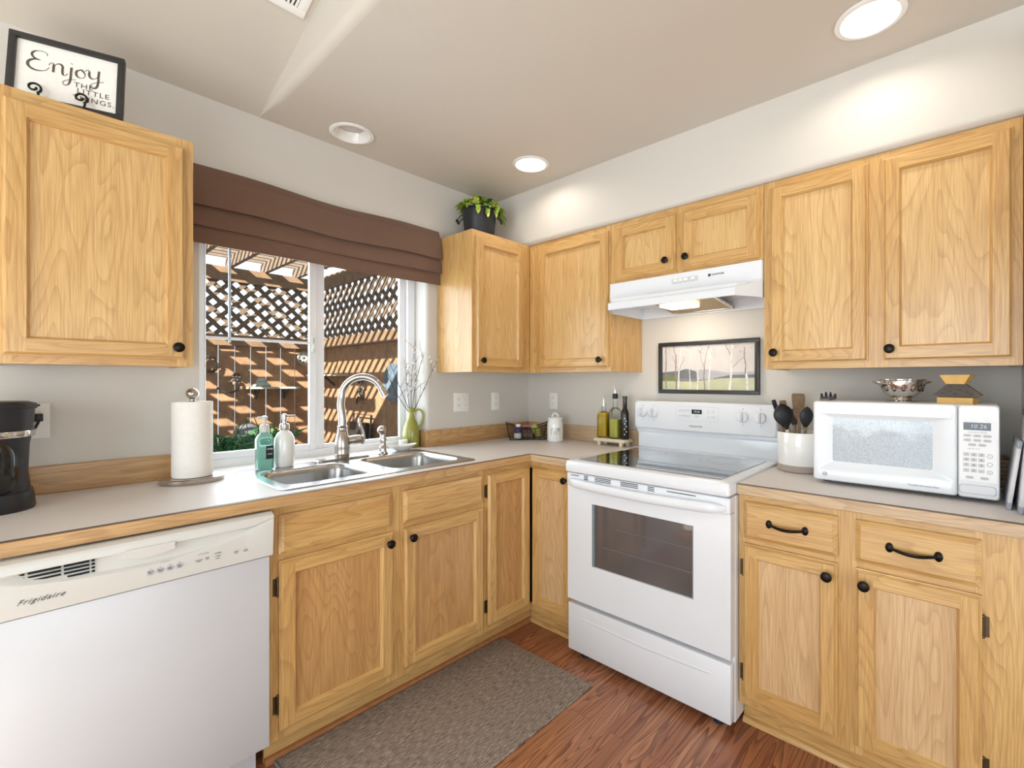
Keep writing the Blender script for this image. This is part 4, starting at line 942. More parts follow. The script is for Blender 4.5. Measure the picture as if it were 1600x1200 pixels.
for u in (2.322, 2.356): m.loft([rr(u, .985, .0095, .0042, .003, .4239, 2), rr(u, .985, .0095, .0042, .003, .4245, 2)])
m.mat('grey_line')
for (u, v_, s_) in ((2.339, 1.1255, 'convenience cooking'), (2.3165, 1.1145, 'POP'), (2.3395, 1.1145, 'BEV'), (2.3625, 1.1145, 'REHEAT'), (2.3165, 1.1005, 'VEG'), (2.3395, 1.1005, 'MEAT'), (2.3625, 1.1005, 'PIZZA'), (2.328, 1.0865, 'COOK'), (2.351, 1.0865, 'DEFR'), (2.331, 1.0745, 'express cook'), (2.322, .985, 'TIMER'), (2.356, .985, 'CLOCK')): m.text(s_, .0052, face_x(-.4247, -u, v_), 0, .0002)
m.build('keypad', cp, smooth=0)
m = MB('grey_line', M); m.loft([rr(2.340, .948, .0425, .0140, .008, .4230), rr(2.340, .948, .0425, .0140, .008, .4238)]); m.mat('appliance_white'); m.loft([rr(2.340, .948, .0418, .0133, .008, .4230), rr(2.340, .948, .0410, .0125, .008, .4262)]); m.build('open_button', cp)

# ---- on the microwave
zt = mz1+.0003; bx, by = -.315, -2.143
t = thing('colander', (bx, by, zt), 'small stainless footed colander on top of the microwave', 'colander')
m = MB('chrome'); m.lathe([(.040, 0), (.041, .003), (.029, .009), (.028, .014), (.034, .017), (.052, .032), (.062, .052), (.065, .075), (.071, .0785), (.071, .080), (.064, .079), (.060, .052), (.050, .033), (.030, .019), (.001, .018)], (bx, by, zt), 44)
m.mat('dark_recess')
for c_ in range(-2, 6):
    a0 = math.radians(190+c_*26)
    for k in range(9):
        a = a0+.10*math.cos(2*PI*k/9)*1.0; z_ = .050+.011*math.sin(2*PI*k/9); r_ = .0612+(z_-.05)*.25
        p = Vector((bx+r_*math.cos(a), by+r_*math.sin(a), zt+z_)); m.ball(p, .0021, 6)
m.build('bowl', t)
for s_ in (-1, 1):
    dx, dy = .664*s_, -.747*s_; e = .077
    m = MB('chrome'); pts = [(bx+dx*.062-dy*.02, by+dy*.062+dx*.02, zt+.062), (bx+dx*.088-dy*.018, by+dy*.088+dx*.018, zt+.070), (bx+dx*.098, by+dy*.098, zt+.071), (bx+dx*.088+dy*.018, by+dy*.088-dx*.018, zt+.070), (bx+dx*.062+dy*.02, by+dy*.062-dx*.02, zt+.062)]
    m.tube(catmull(pts, 5), .0022, 8); m.build('handle', t)
bx, by = -.36, -2.292
t = thing('wood_ornament', (bx, by, zt), 'hexagonal ornament of wood blocks and dark slate on the microwave', 'ornament')
M = face_x(bx, by, zt) @ Matrix.Rotation(math.radians(-18), 4, 'Y') @ Matrix.Diagonal((.80, 1, 1, 1))
def trap(mat, b0, b1, z0_, z1_, d0, d1, name, dx0=0):
    m = MB(mat, M); m.loft([[(-b0, z0_, -d0), (b0, z0_, -d0), (b0, z0_, d0), (-b0, z0_, d0)], [(-b1, z1_, -d1), (b1, z1_, -d1), (b1, z1_, d1), (-b1, z1_, d1)]]); return m.build(name, t, smooth=0)
trap('honey_wood', .058, .058, 0, .020, .022, .022, 'base_block')
m = MB('slate', M); m.loft([[(-.056, .0205, -.006), (.056, .0205, -.006), (.080, .029, -.006), (.030, .064, -.006), (-.030, .064, -.006), (-.080, .029, -.006)], [(-.056, .0205, .006), (.056, .0205, .006), (.080, .029, .006), (.030, .064, .006), (-.030, .064, .006), (-.080, .029, .006)]])
m.mat('black')
for (u, v, r_) in ((-.045, .033, .006), (-.02, .040, .004), (.01, .045, .005), (.035, .038, .005), (.048, .030, .006), (-.005, .034, .004), (.02, .055, .004), (-.02, .056, .004)): m.ribbon([(u-r_, v-r_*.3, .0062), (u, v+r_*.4, .0062), (u+r_, v-r_*.1, .0062)], .0018)
m.text('since', .008, M @ Matrix.Translation((0, .031, .0063)), .2, .0001); m.build('plaque', t, smooth=0)
trap('honey_wood', .030, .050, .0645, .094, .018, .022, 'top_block')
bx, by = -.305, -1.915
t = thing('pasta_server', (bx, by, zt), 'black toothed pasta server lying on the microwave', 'utensil')
m = MB('taupe_wood'); m.tube([(bx-.01, by+.004, zt+.0062), (bx+.17, by+.012, zt+.0062)], .006, 8); m.box(bx-.045, bx-.005, by-.012, by+.024, zt+.0005, zt+.006, .002); m.build('handle', t)
m = MB('black_plastic'); m.loft([rr(bx-.028, by-.004, .012, .026, .008, zt+.0065), rr(bx-.028, by-.004, .012, .026, .008, zt+.014)])
for k in range(4): m.tube([(bx-.032, by+.016-.0145*k, zt+.010), (bx-.034, by+.017-.015*k, zt+.024), (bx-.040, by+.017-.0155*k, zt+.031-(.006 if k in (0, 3) else 0))], [.005, .0045, .0025], 8)
m.build('head', t)

# ------------------------------------------------------------------ boards leaning at the end wall
def board(name, x0, x1, ybot, ytop, z1, th, label):
    t = thing(name, ((x0+x1)/2, ybot, ZC), label, 'cutting board', 'boards leaning on the end wall')
    L = math.hypot(ybot-ytop, z1-ZC); ang = math.atan2(ybot-ytop, z1-ZC)
    R = Matrix.Translation((0, ybot, ZC+.0005)) @ Matrix.Rotation(ang, 4, 'X')
    m = MB('board_white', R); m.box(x0+.002, x1-.002, -th, 0, .020, L-.020, .002); m.build('panel', t)
    for (a, c_) in ((0, .022), (L-.022, L)):
        m = MB('board_grey', R); m.box(x0, x1, -th-.0005, .0005, a, c_, .003); m.build('corner_guard', t)
board('cutting_board', -.470, -.275, -2.402, -2.4265, 1.110, .010, 'shorter white board with grey ends leaning beside the microwave')
board('cutting_board', -.515, -.300, -2.4245, -2.4465, 1.200, .010, 'taller white board with grey ends leaning behind the shorter one')
m = MB('taupe_wood')
for k in range(8): m.tube([(-.06, -2.405, ZC+.008+.0135*k), (-.06, -2.450, ZC+.008+.0135*k), (-.16, -2.450, ZC+.008+.0135*k), (-.16, -2.405, ZC+.008+.0135*k)], .0068, 8, closed=True)
m.mat('black'); m.box(-.155, -.065, -2.448, -2.408, ZC+.0005, ZC+.10)
tag(m.build('woven_basket'), 'small dark woven basket in the gap between microwave and boards', 'basket')

# ------------------------------------------------------------------ riser with oil bottles
t = thing('riser', (-.085, -.765, ZC), 'pale wooden riser tray holding bottles beside the range', 'riser')
m = MB('pale_wood'); m.box(-.125, -.030, -.872, -.658, ZC+.024, ZC+.042, .002); m.build('tray_top', t)
for (a, c_) in ((-.115, -.695), (-.115, -.845), (-.045, -.695), (-.045, -.845)):
    m = MB('pale_wood'); m.box(a-.009, a+.009, c_-.009, c_+.009, ZC, ZC+.0243, .001); m.build('leg', t)
rz = ZC+.0425
def oilb(bx, by, r, hs, hn, liq, lh, label, corked):
    t = thing('oil_bottle', (bx, by, rz), label, 'bottle', 'bottles on the riser')
    m = MB('clear_glass'); m.loft([rr(bx, by, r*.92, r*.92, r*.5, rz), rr(bx, by, r, r, r*.5, rz+.004), rr(bx, by, r, r, r*.5, rz+hs*.86), rr(bx, by, r*.8, r*.8, r*.6, rz+hs*.94), rr(bx, by, .014, .014, .0135, rz+hs), rr(bx, by, .013, .013, .0125, rz+hn)]); m.build('bottle', t)
    m = MB(liq); m.loft([rr(bx, by, r*.86, r*.86, r*.45, rz+.008), rr(bx, by, r*.9, r*.9, r*.45, rz+.012), rr(bx, by, r*.9, r*.9, r*.45, rz+lh)]); m.build('oil', t)
    m = MB('black' if corked else 'chrome'); m.lathe([(.015, hn-.004), (.016, hn), (.016, hn+.022), (.012, hn+.026)] if corked else [(.013, hn), (.013, hn+.005), (.006, hn+.008)], (bx, by, rz), 16)
    m.mat('chrome'); m.tube([(bx, by, rz+hn+.006), (bx-.001, by, rz+hn+.045), (bx-.006, by+.004, rz+hn+.068)], [.0045, .003, .0022], 8)
    if not corked: m.tube([(bx-.014, by+.014, rz+hn-.01), (bx-.030, by+.024, rz+hs*.8), (bx-.034, by+.026, rz+hs*.72)], .0012, 6)
    m.build('pourer', t)
oilb(-.082, -.703, .033, .155, .188, 'oil_amber', .148, 'squat glass bottle of amber oil with a wire clasp', False)
oilb(-.082, -.783, .031, .180, .235, 'oil_green', .112, 'tall glass bottle half full of pale oil with black pourer', True)
bx, by = -.080, -.848
t = thing('oil_bottle', (bx, by, rz), 'dark slim bottle with white lettering next to the range', 'bottle', 'bottles on the riser')
m = MB('bottle_dark'); m.lathe([(.021, 0), (.0225, .004), (.0225, .145), (.018, .165), (.0125, .178), (.0125, .235), (.0135, .236), (.0135, .246), (.010, .248)], (bx, by, rz), 24); m.build('bottle', t)
m = MB('digit')
for k in range(7):
    a = math.radians(205+(k % 2)*22); z = rz+.03+.015*k; p = Vector((bx+.0226*math.cos(a), by+.0226*math.sin(a), z)); m.box(p.x-.001, p.x+.001, p.y-.006, p.y+.006, p.z-.003, p.z+.003)
m.build('label', t, smooth=0)

# ------------------------------------------------------------------ canister + wire basket
bx, by = -.165, -.392
t = thing('canister', (bx, by, ZC), 'white lidded ceramic canister lettered YUM in the corner', 'canister')
m = MB('ceramic_white'); m.lathe([(.044, 0), (.049, .006), (.050, .03), (.050, .105), (.047, .122), (.043, .130), (.043, .136)], (bx, by, ZC), 36); m.build('jar', t)
m = MB('ceramic_white'); m.lathe([(.046, .1362), (.047, .139), (.047, .147), (.043, .151), (.02, .155), (.001, .156)], (bx, by, ZC), 36); m.tube(catmull([(bx+.0133*1, by-.0149, ZC+.153), (bx+.009, by-.010, ZC+.168), (bx, by, ZC+.176), (bx-.009, by+.010, ZC+.168), (bx-.0133, by+.0149, ZC+.153)], 5), .005, 8); m.build('lid', t)
m = MB('print_dark'); rr_ = .0503
def onjar(pts, wd=.0022):
    n = 5
    for (a0, z0_), (a1, z1_) in zip(pts, pts[1:]):
        P = []
        for k in range(n+1):
            q = k/n; a = math.radians(221.6)+(a0+(a1-a0)*q)/rr_; P.append((bx+rr_*math.cos(a), by+rr_*math.sin(a), ZC+z0_+(z1_-z0_)*q))
        m.tube(P, wd/2, 5)
onjar([(-.032, .088), (-.025, .070), (-.018, .090)]); onjar([(-.025, .070), (-.027, .048)])
onjar([(-.012, .089), (-.010, .058), (-.004, .050), (.003, .058), (.005, .090)]); onjar([(.010, .046), (.013, .090), (.020, .066), (.028, .091), (.031, .046)]); m.build('lettering', t)
# basket, turned to face the room across the corner
ang = math.radians(-41); BC = Vector((-.190, -.175, ZC)); RB = Matrix.Translation(BC) @ Matrix.Rotation(ang, 4, 'Z')
t = thing('wire_basket', BC, 'black wire basket with dipped sides in the corner of the worktop', 'basket')
m = MB('iron', RB); hw, hd, lean = .115, .058, .022
def rim(z, k): return [(-hw-lean*k, -hd-lean*k*.4, z), (hw+lean*k, -hd-lean*k*.4, z), (hw+lean*k, hd+lean*k*.4, z), (-hw-lean*k, hd+lean*k*.4, z)]
def side(p, q, dip, r):
    P = [Vector(p)+(Vector(q)-Vector(p))*(k/12)-Vector((0, 0, dip*math.sin(PI*k/12))) for k in range(13)]; m.tube(P, r, 6)
R0 = rim(.003, 0); R1 = rim(.105, 1)
for i in range(4): side(R0[i], R0[(i+1) % 4], 0, .0025); side(R1[i], R1[(i+1) % 4], .035 if i % 2 == 0 else 0, .0028); m.tube([R0[i], R1[i]], .0026, 6)
for j in range(1, 8):
    k = j/8; Rk = rim(.003+.102*k, k)
    for i in range(4): side(Rk[i], Rk[(i+1) % 4], .035*k if i % 2 == 0 else 0, .0011)
for u in (-.04, .04):
    for s_ in (-1, 1): m.tube([(u, s_*hd, .003), (u*1.1, s_*(hd+lean*.35), .075)], .0022, 6)
for u in (-.08, -.04, 0, .04, .08): m.tube([(u, -hd, .003), (u, hd, .003)], .0016, 5)
m.build('wirework', t)
def inb(u, v, z=0): return RB @ Vector((u, v, z+.006))
p = inb(-.062, -.012); t = thing('supplement_bottle', p, 'white and purple bottle standing in the wire basket', 'bottle')
m = MB('ceramic_white'); m.lathe([(.023, 0), (.026, .003), (.026, .038)], p, 24); m.build('bottle', t)
m = MB('purple'); m.lathe([(.0262, .036), (.0262, .064), (.020, .072), (.015, .074)], p, 24); m.build('label', t)
m = MB('ceramic_white'); m.lathe([(.016, .074), (.017, .075), (.017, .090), (.015, .092)], p, 20); m.build('cap', t)
p = inb(.0, 0); t = thing('zip_bag', p, 'clear zip bag of nuts with a pink seal in the wire basket', 'bag')
R2 = RB @ Matrix.Translation((.005, .0, .006))
m = MB('nuts', R2)
rn = random.Random(9)
for _ in range(60): m.ball((rn.uniform(-.030, .030), rn.uniform(-.020, .018), .009+rn.uniform(0, .030)), rn.uniform(.006, .009), 6)
m.build('nuts', t)
m = MB('bag_plastic', R2); m.loft([rr(0, 0, .038, .027, .015, .001), rr(0, 0, .040, .029, .015, .03), rr(0, 0, .039, .012, .008, .062), rr(0, 0, .040, .004, .003, .072)], True, False); m.build('pouch', t)
m = MB('pink', R2); m.box(-.041, .041, -.004, .004, .072, .082, .001); m.build('seal', t)
p = inb(.075, 0); t2 = MB('bag_green', RB @ Matrix.Translation((.082, 0, .006)) @ Matrix.Rotation(math.radians(-28), 4, 'Y'))
t2.loft([rr(0, 0, .012, .02, .008, .012), rr(0, 0, .024, .034, .015, .03), rr(0, 0, .026, .036, .015, .06), rr(0, 0, .020, .022, .012, .085), rr(0, 0, .016, .005, .004, .10)])
tag(t2.build('snack_bag'), 'yellow-green snack bag slumped in the wire basket', 'bag')

# ------------------------------------------------------------------ sign and easel on the cabinet
zt = UZ1+.0005
F0 = Vector((-2.165, -.282, 0)); F1 = Vector((-2.415, -.205, 0)); ud = (F0-F1).normalized(); FW = (F0-F1).length
nd = Vector((ud.y, -ud.x, 0)); tilt = math.radians(9)
vd = Vector((0, 0, 1))*math.cos(tilt)-nd*math.sin(tilt); wd_ = ud.cross(vd)
if wd_.dot(nd) < 0: wd_ = -wd_
O = Vector((F1.x, F1.y, zt+.012))+nd*.0
MS = Matrix(((ud.x, vd.x, wd_.x, O.x), (ud.y, vd.y, wd_.y, O.y), (ud.z, vd.z, wd_.z, O.z), (0, 0, 0, 1)))
t = thing('framed_sign', O, 'black framed white sign reading Enjoy the little things', 'sign')
FH = .218; fw = .017
m = MB('frame_black', MS)
m.box(0, FW, FH-fw, FH, -.012, .010, .002); m.box(0, FW, 0, fw, -.012, .010, .002); m.box(0, fw, fw, FH-fw, -.012, .010, .002); m.box(FW-fw, FW, fw, FH-fw, -.012, .010, .002); m.build('frame', t)
m = MB('paper', MS); m.box(fw-.001, FW-fw+.001, fw-.001, FH-fw+.001, -.004, 0)
m.mat('sign_ink')
IWs, IHs = FW-2*fw, FH-2*fw
def st(pts, wds, n=7):
    P = catmull([(fw+a*IWs, fw+c_*IHs, .0006) for a, c_ in pts], n); k = len(P)
    W_ = []
    for i in range(k):
        q = i/(k-1)*(len(wds)-1); j = min(int(q), len(wds)-2); W_.append(wds[j]+(wds[j+1]-wds[j])*(q-j))
    m.ribbon(P, W_)
T0, T1 = .0018, .0058
st([(.285, .80), (.28, .845), (.235, .865), (.17, .84), (.14, .775), (.165, .715), (.225, .695)], [T0, T0, T0, T1, T1, T0])
st([(.225, .695), (.165, .69), (.115, .635), (.11, .565), (.15, .51), (.215, .50), (.28, .535), (.31, .60)], [T0, T1, T1*1.2, T1, T0, T0])
st([(.305, .64), (.325, .695), (.35, .68), (.352, .62), (.35, .53)], [T0, T0, T1, T1])
st([(.352, .60), (.37, .68), (.41, .71), (.437, .68), (.438, .60), (.445, .53), (.47, .525), (.49, .57)], [T0, T0, T1, T1, T1, T0, T0])
st([(.525, .70), (.523, .60), (.52, .48), (.505, .38), (.465, .35), (.45, .40), (.50, .46), (.575, .49)], [T1, T1, T1, T0*1.5, T0, T0, T0])
st([(.523, .765), (.528, .775)], [.005, .005], 2)
st([(.615, .69), (.58, .66), (.575, .59), (.605, .545), (.65, .56), (.662, .63), (.63, .695), (.60, .69)], [T0, T1, T1, T0, T0, T1, T0])
st([(.66, .69), (.69, .73), (.705, .70), (.705, .63), (.73, .585), (.77, .60), (.80, .66)], [T0, T0, T1, T1, T0, T0])
st([(.805, .755), (.80, .66), (.80, .55), (.785, .44), (.745, .41), (.72, .455), (.77, .52), (.86, .57)], [T1, T1, T1, T1, T0, T0, T0])
def mt(s_, a, c_, sz): m.text(s_, sz, MS @ Matrix.Translation((fw+a*IWs, fw+c_*IHs, .0008)), 0, .0002, sp=1.15)
mt('THE', .655, .40, .023); mt('LITTLE', .755, .30, .023); mt('THINGS.', .765, .165, .023); m.build('print', t, smooth=0, normals=False)
t = thing('easel', (O.x, O.y, zt), 'scrolled black iron easel holding the Enjoy sign', 'easel')
for a in (.27, .66):
    m = MB('iron', MS); u = a*FW
    P = [(u, -.008, -.02), (u, -.008, .016), (u, -.006, .022)]
    P += [(u+.002, .002, .0235), (u+.004, .02, .020)]
    sp = []
    for k in range(22):
        q = k/21; an = math.radians(-60+430*q); r_ = .0175*(1-.72*q); sp.append((u-.008+r_*math.cos(an), .040+r_*math.sin(an), .016))
    m.tube(catmull(P+sp, 3), .0030, 8)
    m.build('scroll', t)
m = MB('iron', MS); m.tube([(.20*FW, -.0085, -.020), (.73*FW, -.0085, -.020)], .003, 8); m.tube([(.47*FW, -.0085, -.020), (.47*FW, .03, -.075)], .003, 8); m.tube([(.47*FW, -.0085, -.02), (.47*FW, .16, -.016)], .003, 8); m.build('stand', t)

# ------------------------------------------------------------------ potted plant on corner cabinet
bx, by = -.585, -.165
t = thing('potted_plant', (bx, by, UZ1), 'bushy green plant in a black bucket pot on the corner cabinet', 'plant')
m = MB('pot_black'); m.lathe([(.080, .0005), (.083, .004), (.100, .165), (.104, .168), (.104, .178), (.099, .178), (.095, .150), (.001, .148)], (bx, by, UZ1), 40); m.build('pot', t)
for s_ in (-1, 1):
    dx, dy = .664*s_, -.747*s_
    m = MB('iron'); q = lambda a, l, z: (bx+dx*a-dy*l, by+dy*a+dx*l, UZ1+z)
    m.tube([q(.098, .028, .150), q(.118, .026, .128), q(.128, .022, .115)], .0026, 6); m.tube([q(.098, -.028, .150), q(.118, -.026, .128), q(.128, -.022, .115)], .0026, 6); m.tube([q(.128, .026, .115), q(.128, -.026, .115)], .008, 10); m.build('handle', t)
rn = random.Random(11); m = MB('leaf')
def leaf(c, d, up, L, Wd):
    d = d.normalized(); sd = d.cross(up)
    if sd.length < 1e-4: sd = d.orthogonal()
    sd.normalize(); nn = sd.cross(d)
    pts = []
    for q, w_ in ((0, .12), (.18, .7), (.42, 1.0), (.7, .75), (.9, .3), (1, .02)):
        ctr = c+d*L*q-nn*(-.12*L*math.sin(PI*q))-Vector((0, 0, L*.25*q*q)); pts.append((ctr-sd*Wd*w_+nn*Wd*.18*w_, ctr, ctr+sd*Wd*w_+nn*Wd*.18*w_))
    V_ = [[m.v(p) for p in r_] for r_ in pts]
    for a, c_ in zip(V_, V_[1:]): m.f([a[0], a[1], c_[1], c_[0]]); m.f([a[1], a[2], c_[2], c_[1]])
for k in range(210):
    a = rn.uniform(0, 2*PI); rr0 = .118*math.sqrt(rn.random()); h = .178+.065*(1-(rr0/.118)**2)*rn.uniform(.4, 1.0)+rn.uniform(-.008, .012)
    c = Vector((bx+rr0*math.cos(a), by+rr0*math.sin(a), UZ1+h))
    if c.y > -.03: continue
    d = Vector((math.cos(a+rn.uniform(-.8, .8)), math.sin(a+rn.uniform(-.8, .8)), rn.uniform(-.5, .55)))
    m.mat(rn.choices(('leaf', 'leaf_yellow', 'leaf_dark'), (5, 4, 2))[0]); leaf(c, d, Vector((rn.uniform(-.3, .3), rn.uniform(-.3, .3), 1)), rn.uniform(.028, .042), rn.uniform(.014, .020))
for (dx, dy, zz) in ((.02, -.104, .165), (.085, -.078, .17), (-.07, -.075, .17), (-.03, -.10, .155), (.106, -.05, .15), (.112, -.06, .135)):
    for j in range(3): m.mat('leaf' if j else 'leaf_yellow'); leaf(Vector((bx+dx, by+dy, UZ1+zz+.012*j)), Vector((dx*3, dy*3, -.7+.3*j)), Vector((dx, dy, .6)), .042, .015)
m.build('foliage', t, normals=False)['kind'] = 'stuff'

# ------------------------------------------------------------------ ceiling fixtures
def can(x, y, on, label):
    t = thing('recessed_light', (x, y, ZCEIL), label, 'ceiling light', 'recessed ceiling lights')
    m = MB('ceramic_white'); m.lathe([(.078, -.0008), (.097, -.0008), (.097, -.004), (.092, -.0065), (.080, -.0065), (.0775, -.003), (.074, -.0005), (.060, .034), (.058, .040)], (x, y, ZCEIL-.0002), 48, 1, 1, False, False); m.build('trim_ring', t, normals=False)
    m = MB('lamp_lens' if on else 'lens_off'); m.lathe([(.060, .034), (.050, .030), (.030, .026), (.001, .025)], (x, y, ZCEIL-.0002), 36); m.build('lens', t)
    if on: lamp('downlight', 'AREA', (x, y, ZCEIL+.024), 1.7, (1.0, 0.90, 0.77), (0, 0, -1), .10, shape='DISK')
can(-1.357, -.172, False, 'unlit recessed ceiling light above the sink window')
can(-.580, -.580, True, 'lit recessed ceiling light near the potted plant corner')
can(-.592, -2.085, True, 'lit recessed ceiling light above the microwave worktop')
# register on the vault
R = Matrix.Translation((-1.711, -.535, ZCEIL+.535*VS)) @ Matrix.Rotation(math.atan(-VS), 4, 'X')
t = thing('ceiling_vent', (-1.711, -.535, ZCEIL+.535*VS), 'white louvred vent on the sloped ceiling', 'vent')
m = MB('plate_white', R); vx0, vx1, vy0, vy1 = -.17, 0.0, -.36, 0.0
for a in ((vx0, vx1, vy0, vy0+.03), (vx0, vx1, vy1-.03, vy1), (vx0, vx0+.03, vy0+.03, vy1-.03), (vx1-.03, vx1, vy0+.03, vy1-.03)): m.box(a[0], a[1], a[2], a[3], -.008, -.0005, .002)
m.build('frame', t)
m = MB('dark_recess', R); m.box(vx0+.03, vx1-.03, vy0+.03, vy1-.03, -.002, -.0005); m.mat('plate_white')
for k in range(9): m.box(vx0+.031+.0125*k, vx0+.0375+.0125*k, vy0+.03, vy1-.03, -.007, -.002)
m.build('louver', t, smooth=0)

# ------------------------------------------------------------------ rug
m = MB('rug_weave'); m.box(-1.812, -.790, -1.143, -.578, .0008, .010, .004); t = thing('rug', (-1.3, -.86, 0), 'grey-brown woven rug on the floor before the sink', 'rug'); m.build('weave', t)
m = MB('bezel_grey'); m.box(-1.822, -1.812, -1.143, -.578, .0008, .010, .003); m.build('binding', t)

# ------------------------------------------------------------------ patio outside
m = MB('gravel'); m.box(-5, 0.3, 0.2, 3.3, -0.25, -0.2); struct(m.build('ground', smooth=0))
FD = 3.1; FXS = -0.2; ZR0, ZR1, ZL1, ZBM = 1.63, 1.735, 2.262, 2.395
def lattice(M, u0, u1, v0, v1, parent):
    m = MB('lattice_wood', M); p = .128; wd = .040
    H = v1-v0
    for layer, sg in ((0, 1), (1, -1)):
        k = math.floor((u0-H)/p)-1
        while k*p < u1+H+p:
            c0 = k*p
            pts = []
            for off in (-wd/2*1.414, wd/2*1.414):
                pts.append((c0+off, off))
            # strip from v0 to v1, clipped to u range
            A_ = []
            for off in (-wd*.707, wd*.707):
                ub, ut = (c0+off, c0+off+H) if sg > 0 else (c0+off, c0+off-H)
                A_.append((ub, ut))
            def clip(ub, ut):
                t0, t1 = 0.0, 1.0; d = ut-ub
                for lim, s_ in ((u0, 1), (u1, -1)):
                    fa, fb = s_*(ub-lim), s_*(ut-lim)
                    if fa < 0 and fb < 0: return None
                    if fa < 0: t0 = max(t0, fa/(fa-fb))
                    elif fb < 0: t1 = min(t1, fa/(fa-fb))
                return (t0, t1) if t1 > t0 else None
            cc = clip((A_[0][0]+A_[1][0])/2, (A_[0][1]+A_[1][1])/2)
            if cc:
                t0, t1 = cc; w0 = -.004-.010*layer; w1 = w0+.009
                q = []
                for (ub, ut) in A_: q.append([(ub+(ut-ub)*tt, v0+H*tt) for tt in (t0, t1)])
                poly = [q[0][0], q[0][1], q[1][1], q[1][0]]
                m.loft([[(a, c_, w0) for a, c_ in poly], [(a, c_, w1) for a, c_ in poly]])
            k += 1
    m.build('lattice', parent, smooth=0)
def boards(M, u0, u1, v0, v1, parent, pitch, gap, seed):
    rn = random.Random(seed); m = MB('fence_wood', M); u = u0
    while u < u1:
        e = min(u+pitch-gap, u1); dw = rn.uniform(-.003, .003); m.box(u, e, v0, v1, -.018+dw, 0+dw); u += pitch
    m.build('boards', parent, smooth=0)
t = thing('fence', (-1.5, FD, -.2), 'brown board fence with lattice top facing the sink window', 'fence', 'patio fences')
M = face_y(0, FD, 0); boards(M, -3.6, FXS-.005, -.2, ZR0+.05, t, .1385, .008, 1)
m = MB('rail_wood', M); m.box(-3.6, FXS-.02, ZR0, ZR1, .002, .040); m.build('rail', t, smooth=0)
lattice(M, -3.6, FXS-.02, ZR1-.01, ZL1+.03, t)
m = MB('rail_wood', M); m.box(-3.6, FXS-.02, ZL1, ZBM, -.01, .030); m.build('beam', t, smooth=0)
t = thing('fence', (FXS, 1.8, -.2), 'brown board fence with lattice top at the side of the patio', 'fence', 'patio fences')
M = face_x(FXS, 0, 0); boards(M, -FD, -.45, -.2, ZR0+.05, t, .1385, .0015, 2)
m = MB('rail_wood', M); m.box(-FD+.045, -.45, ZR0, ZR1, .002, .040); m.build('rail', t, smooth=0)
lattice(M, -FD+.045, -.45, ZR1-.01, ZL1+.03, t)
m = MB('rail_wood', M); m.box(-FD+.045, -.45, ZL1, ZBM, -.01, .030); m.build('beam', t, smooth=0)
t = thing('pergola', (-1.9, 1.8, ZBM), 'slatted wooden pergola roof over the patio outside', 'pergola')
for k in range(11):
    xr = FXS-.19-.31*k
    m = MB('pergola_wood'); m.box(xr-.019, xr+.019, .40, FD+.10, ZBM, ZBM+.100); m.build('rafter', t, smooth=0)
y = .42
while y < FD+.10:
    m = MB('pergola_wood'); m.box(-3.62, FXS+.03, y, y+.032, ZBM+.100, ZBM+.120); m.build('slat', t, smooth=0); y += .122
# things on and by the fences
t = thing('fence_shelf', (-.665, FD, 1.2), 'pale shelf on dark brackets fixed to the facing fence', 'shelf')
m = MB('shelf_green'); m.box(-.89, -.44, FD-.20, FD-.012, 1.205, 1.225); m.build('board', t, smooth=0)
for x_ in (-.80, -.53): m = MB('metal_grey'); m.box(x_-.012, x_+.012, FD-.03, FD-.012, 1.10, 1.205); m.tube([(x_, FD-.03, 1.11), (x_, FD-.15, 1.203)], .008, 6); m.build('bracket', t)
m = MB('stone_grey'); m.lathe([(.075, 0), (.08, .015), (.06, .035), (.045, .05), (.050, .058), (.03, .085), (.001, .088)], (-.77, FD-.11, 1.2255), 20); tag(m.build('stone_ornament'), 'small grey-green stone ornament on the fence shelf', 'ornament')
t = MB('stone_grey', face_y(-.335, FD-.02, 1.53)); t.tube([(.062*math.cos(2*PI*k/24), .062*math.sin(2*PI*k/24), .01) for k in range(24)], .010, 8, closed=True); t.tube([(.03*math.cos(2*PI*k/16), .03*math.sin(2*PI*k/16), .01) for k in range(16)], .008, 8, closed=True)
for k in range(8): a = 2*PI*k/8; t.tube([(.012*math.cos(a), .012*math.sin(a), .01), (.06*math.cos(a+.3), .06*math.sin(a+.3), .01)], .006, 6)
tag(t.build('wall_medallion'), 'round openwork medallion hung on the facing fence', 'wall decoration')
t = MB('metal_grey', face_y(-1.02, FD-.02, 1.20))
t.tube(catmull([(-.11, .02, .01), (-.03, -.03, .02), (.06, .0, .02), (.07, .08, .02), (.02, .10, .02), (.0, .05, .02)], 6), .010, 8)
for k in range(6): t.ball((.05+.03*math.cos(k), .12+.03*math.sin(k), .02), .018, 8)
tag(t.build('metal_ornament'), 'curled dark metal ornament on the facing fence below the wreath', 'wall decoration')
rn = random.Random(4); t = MB('metal_grey', face_y(-1.20, FD-.03, 1.44))
for k in range(26): a = rn.uniform(0, 2*PI); t.tube([(.07*math.cos(a), .07*math.sin(a), .0), (.085*math.cos(a+.5), .085*math.sin(a+.5), .02), (.05*math.cos(a+1.0), .05*math.sin(a+1.0), .03)], .006, 5)
tag(t.build('twig_wreath'), 'dark twig wreath on the facing fence at the window edge', 'wall decoration')
t = MB('blue_plate', face_x(FXS-.012, 1.42, 1.27)); t.lathe([(.10, .001), (.165, .012), (.17, .018), (.10, .010), (.001, .010)], (0, 0, 0), 32); tag(t.build('garden_plate'), 'blue-grey round plate hung on the side fence', 'wall decoration')
t = thing('fence_shelf', (FXS, 2.6, 1.34), 'small shelf with bracket on the side fence', 'shelf')
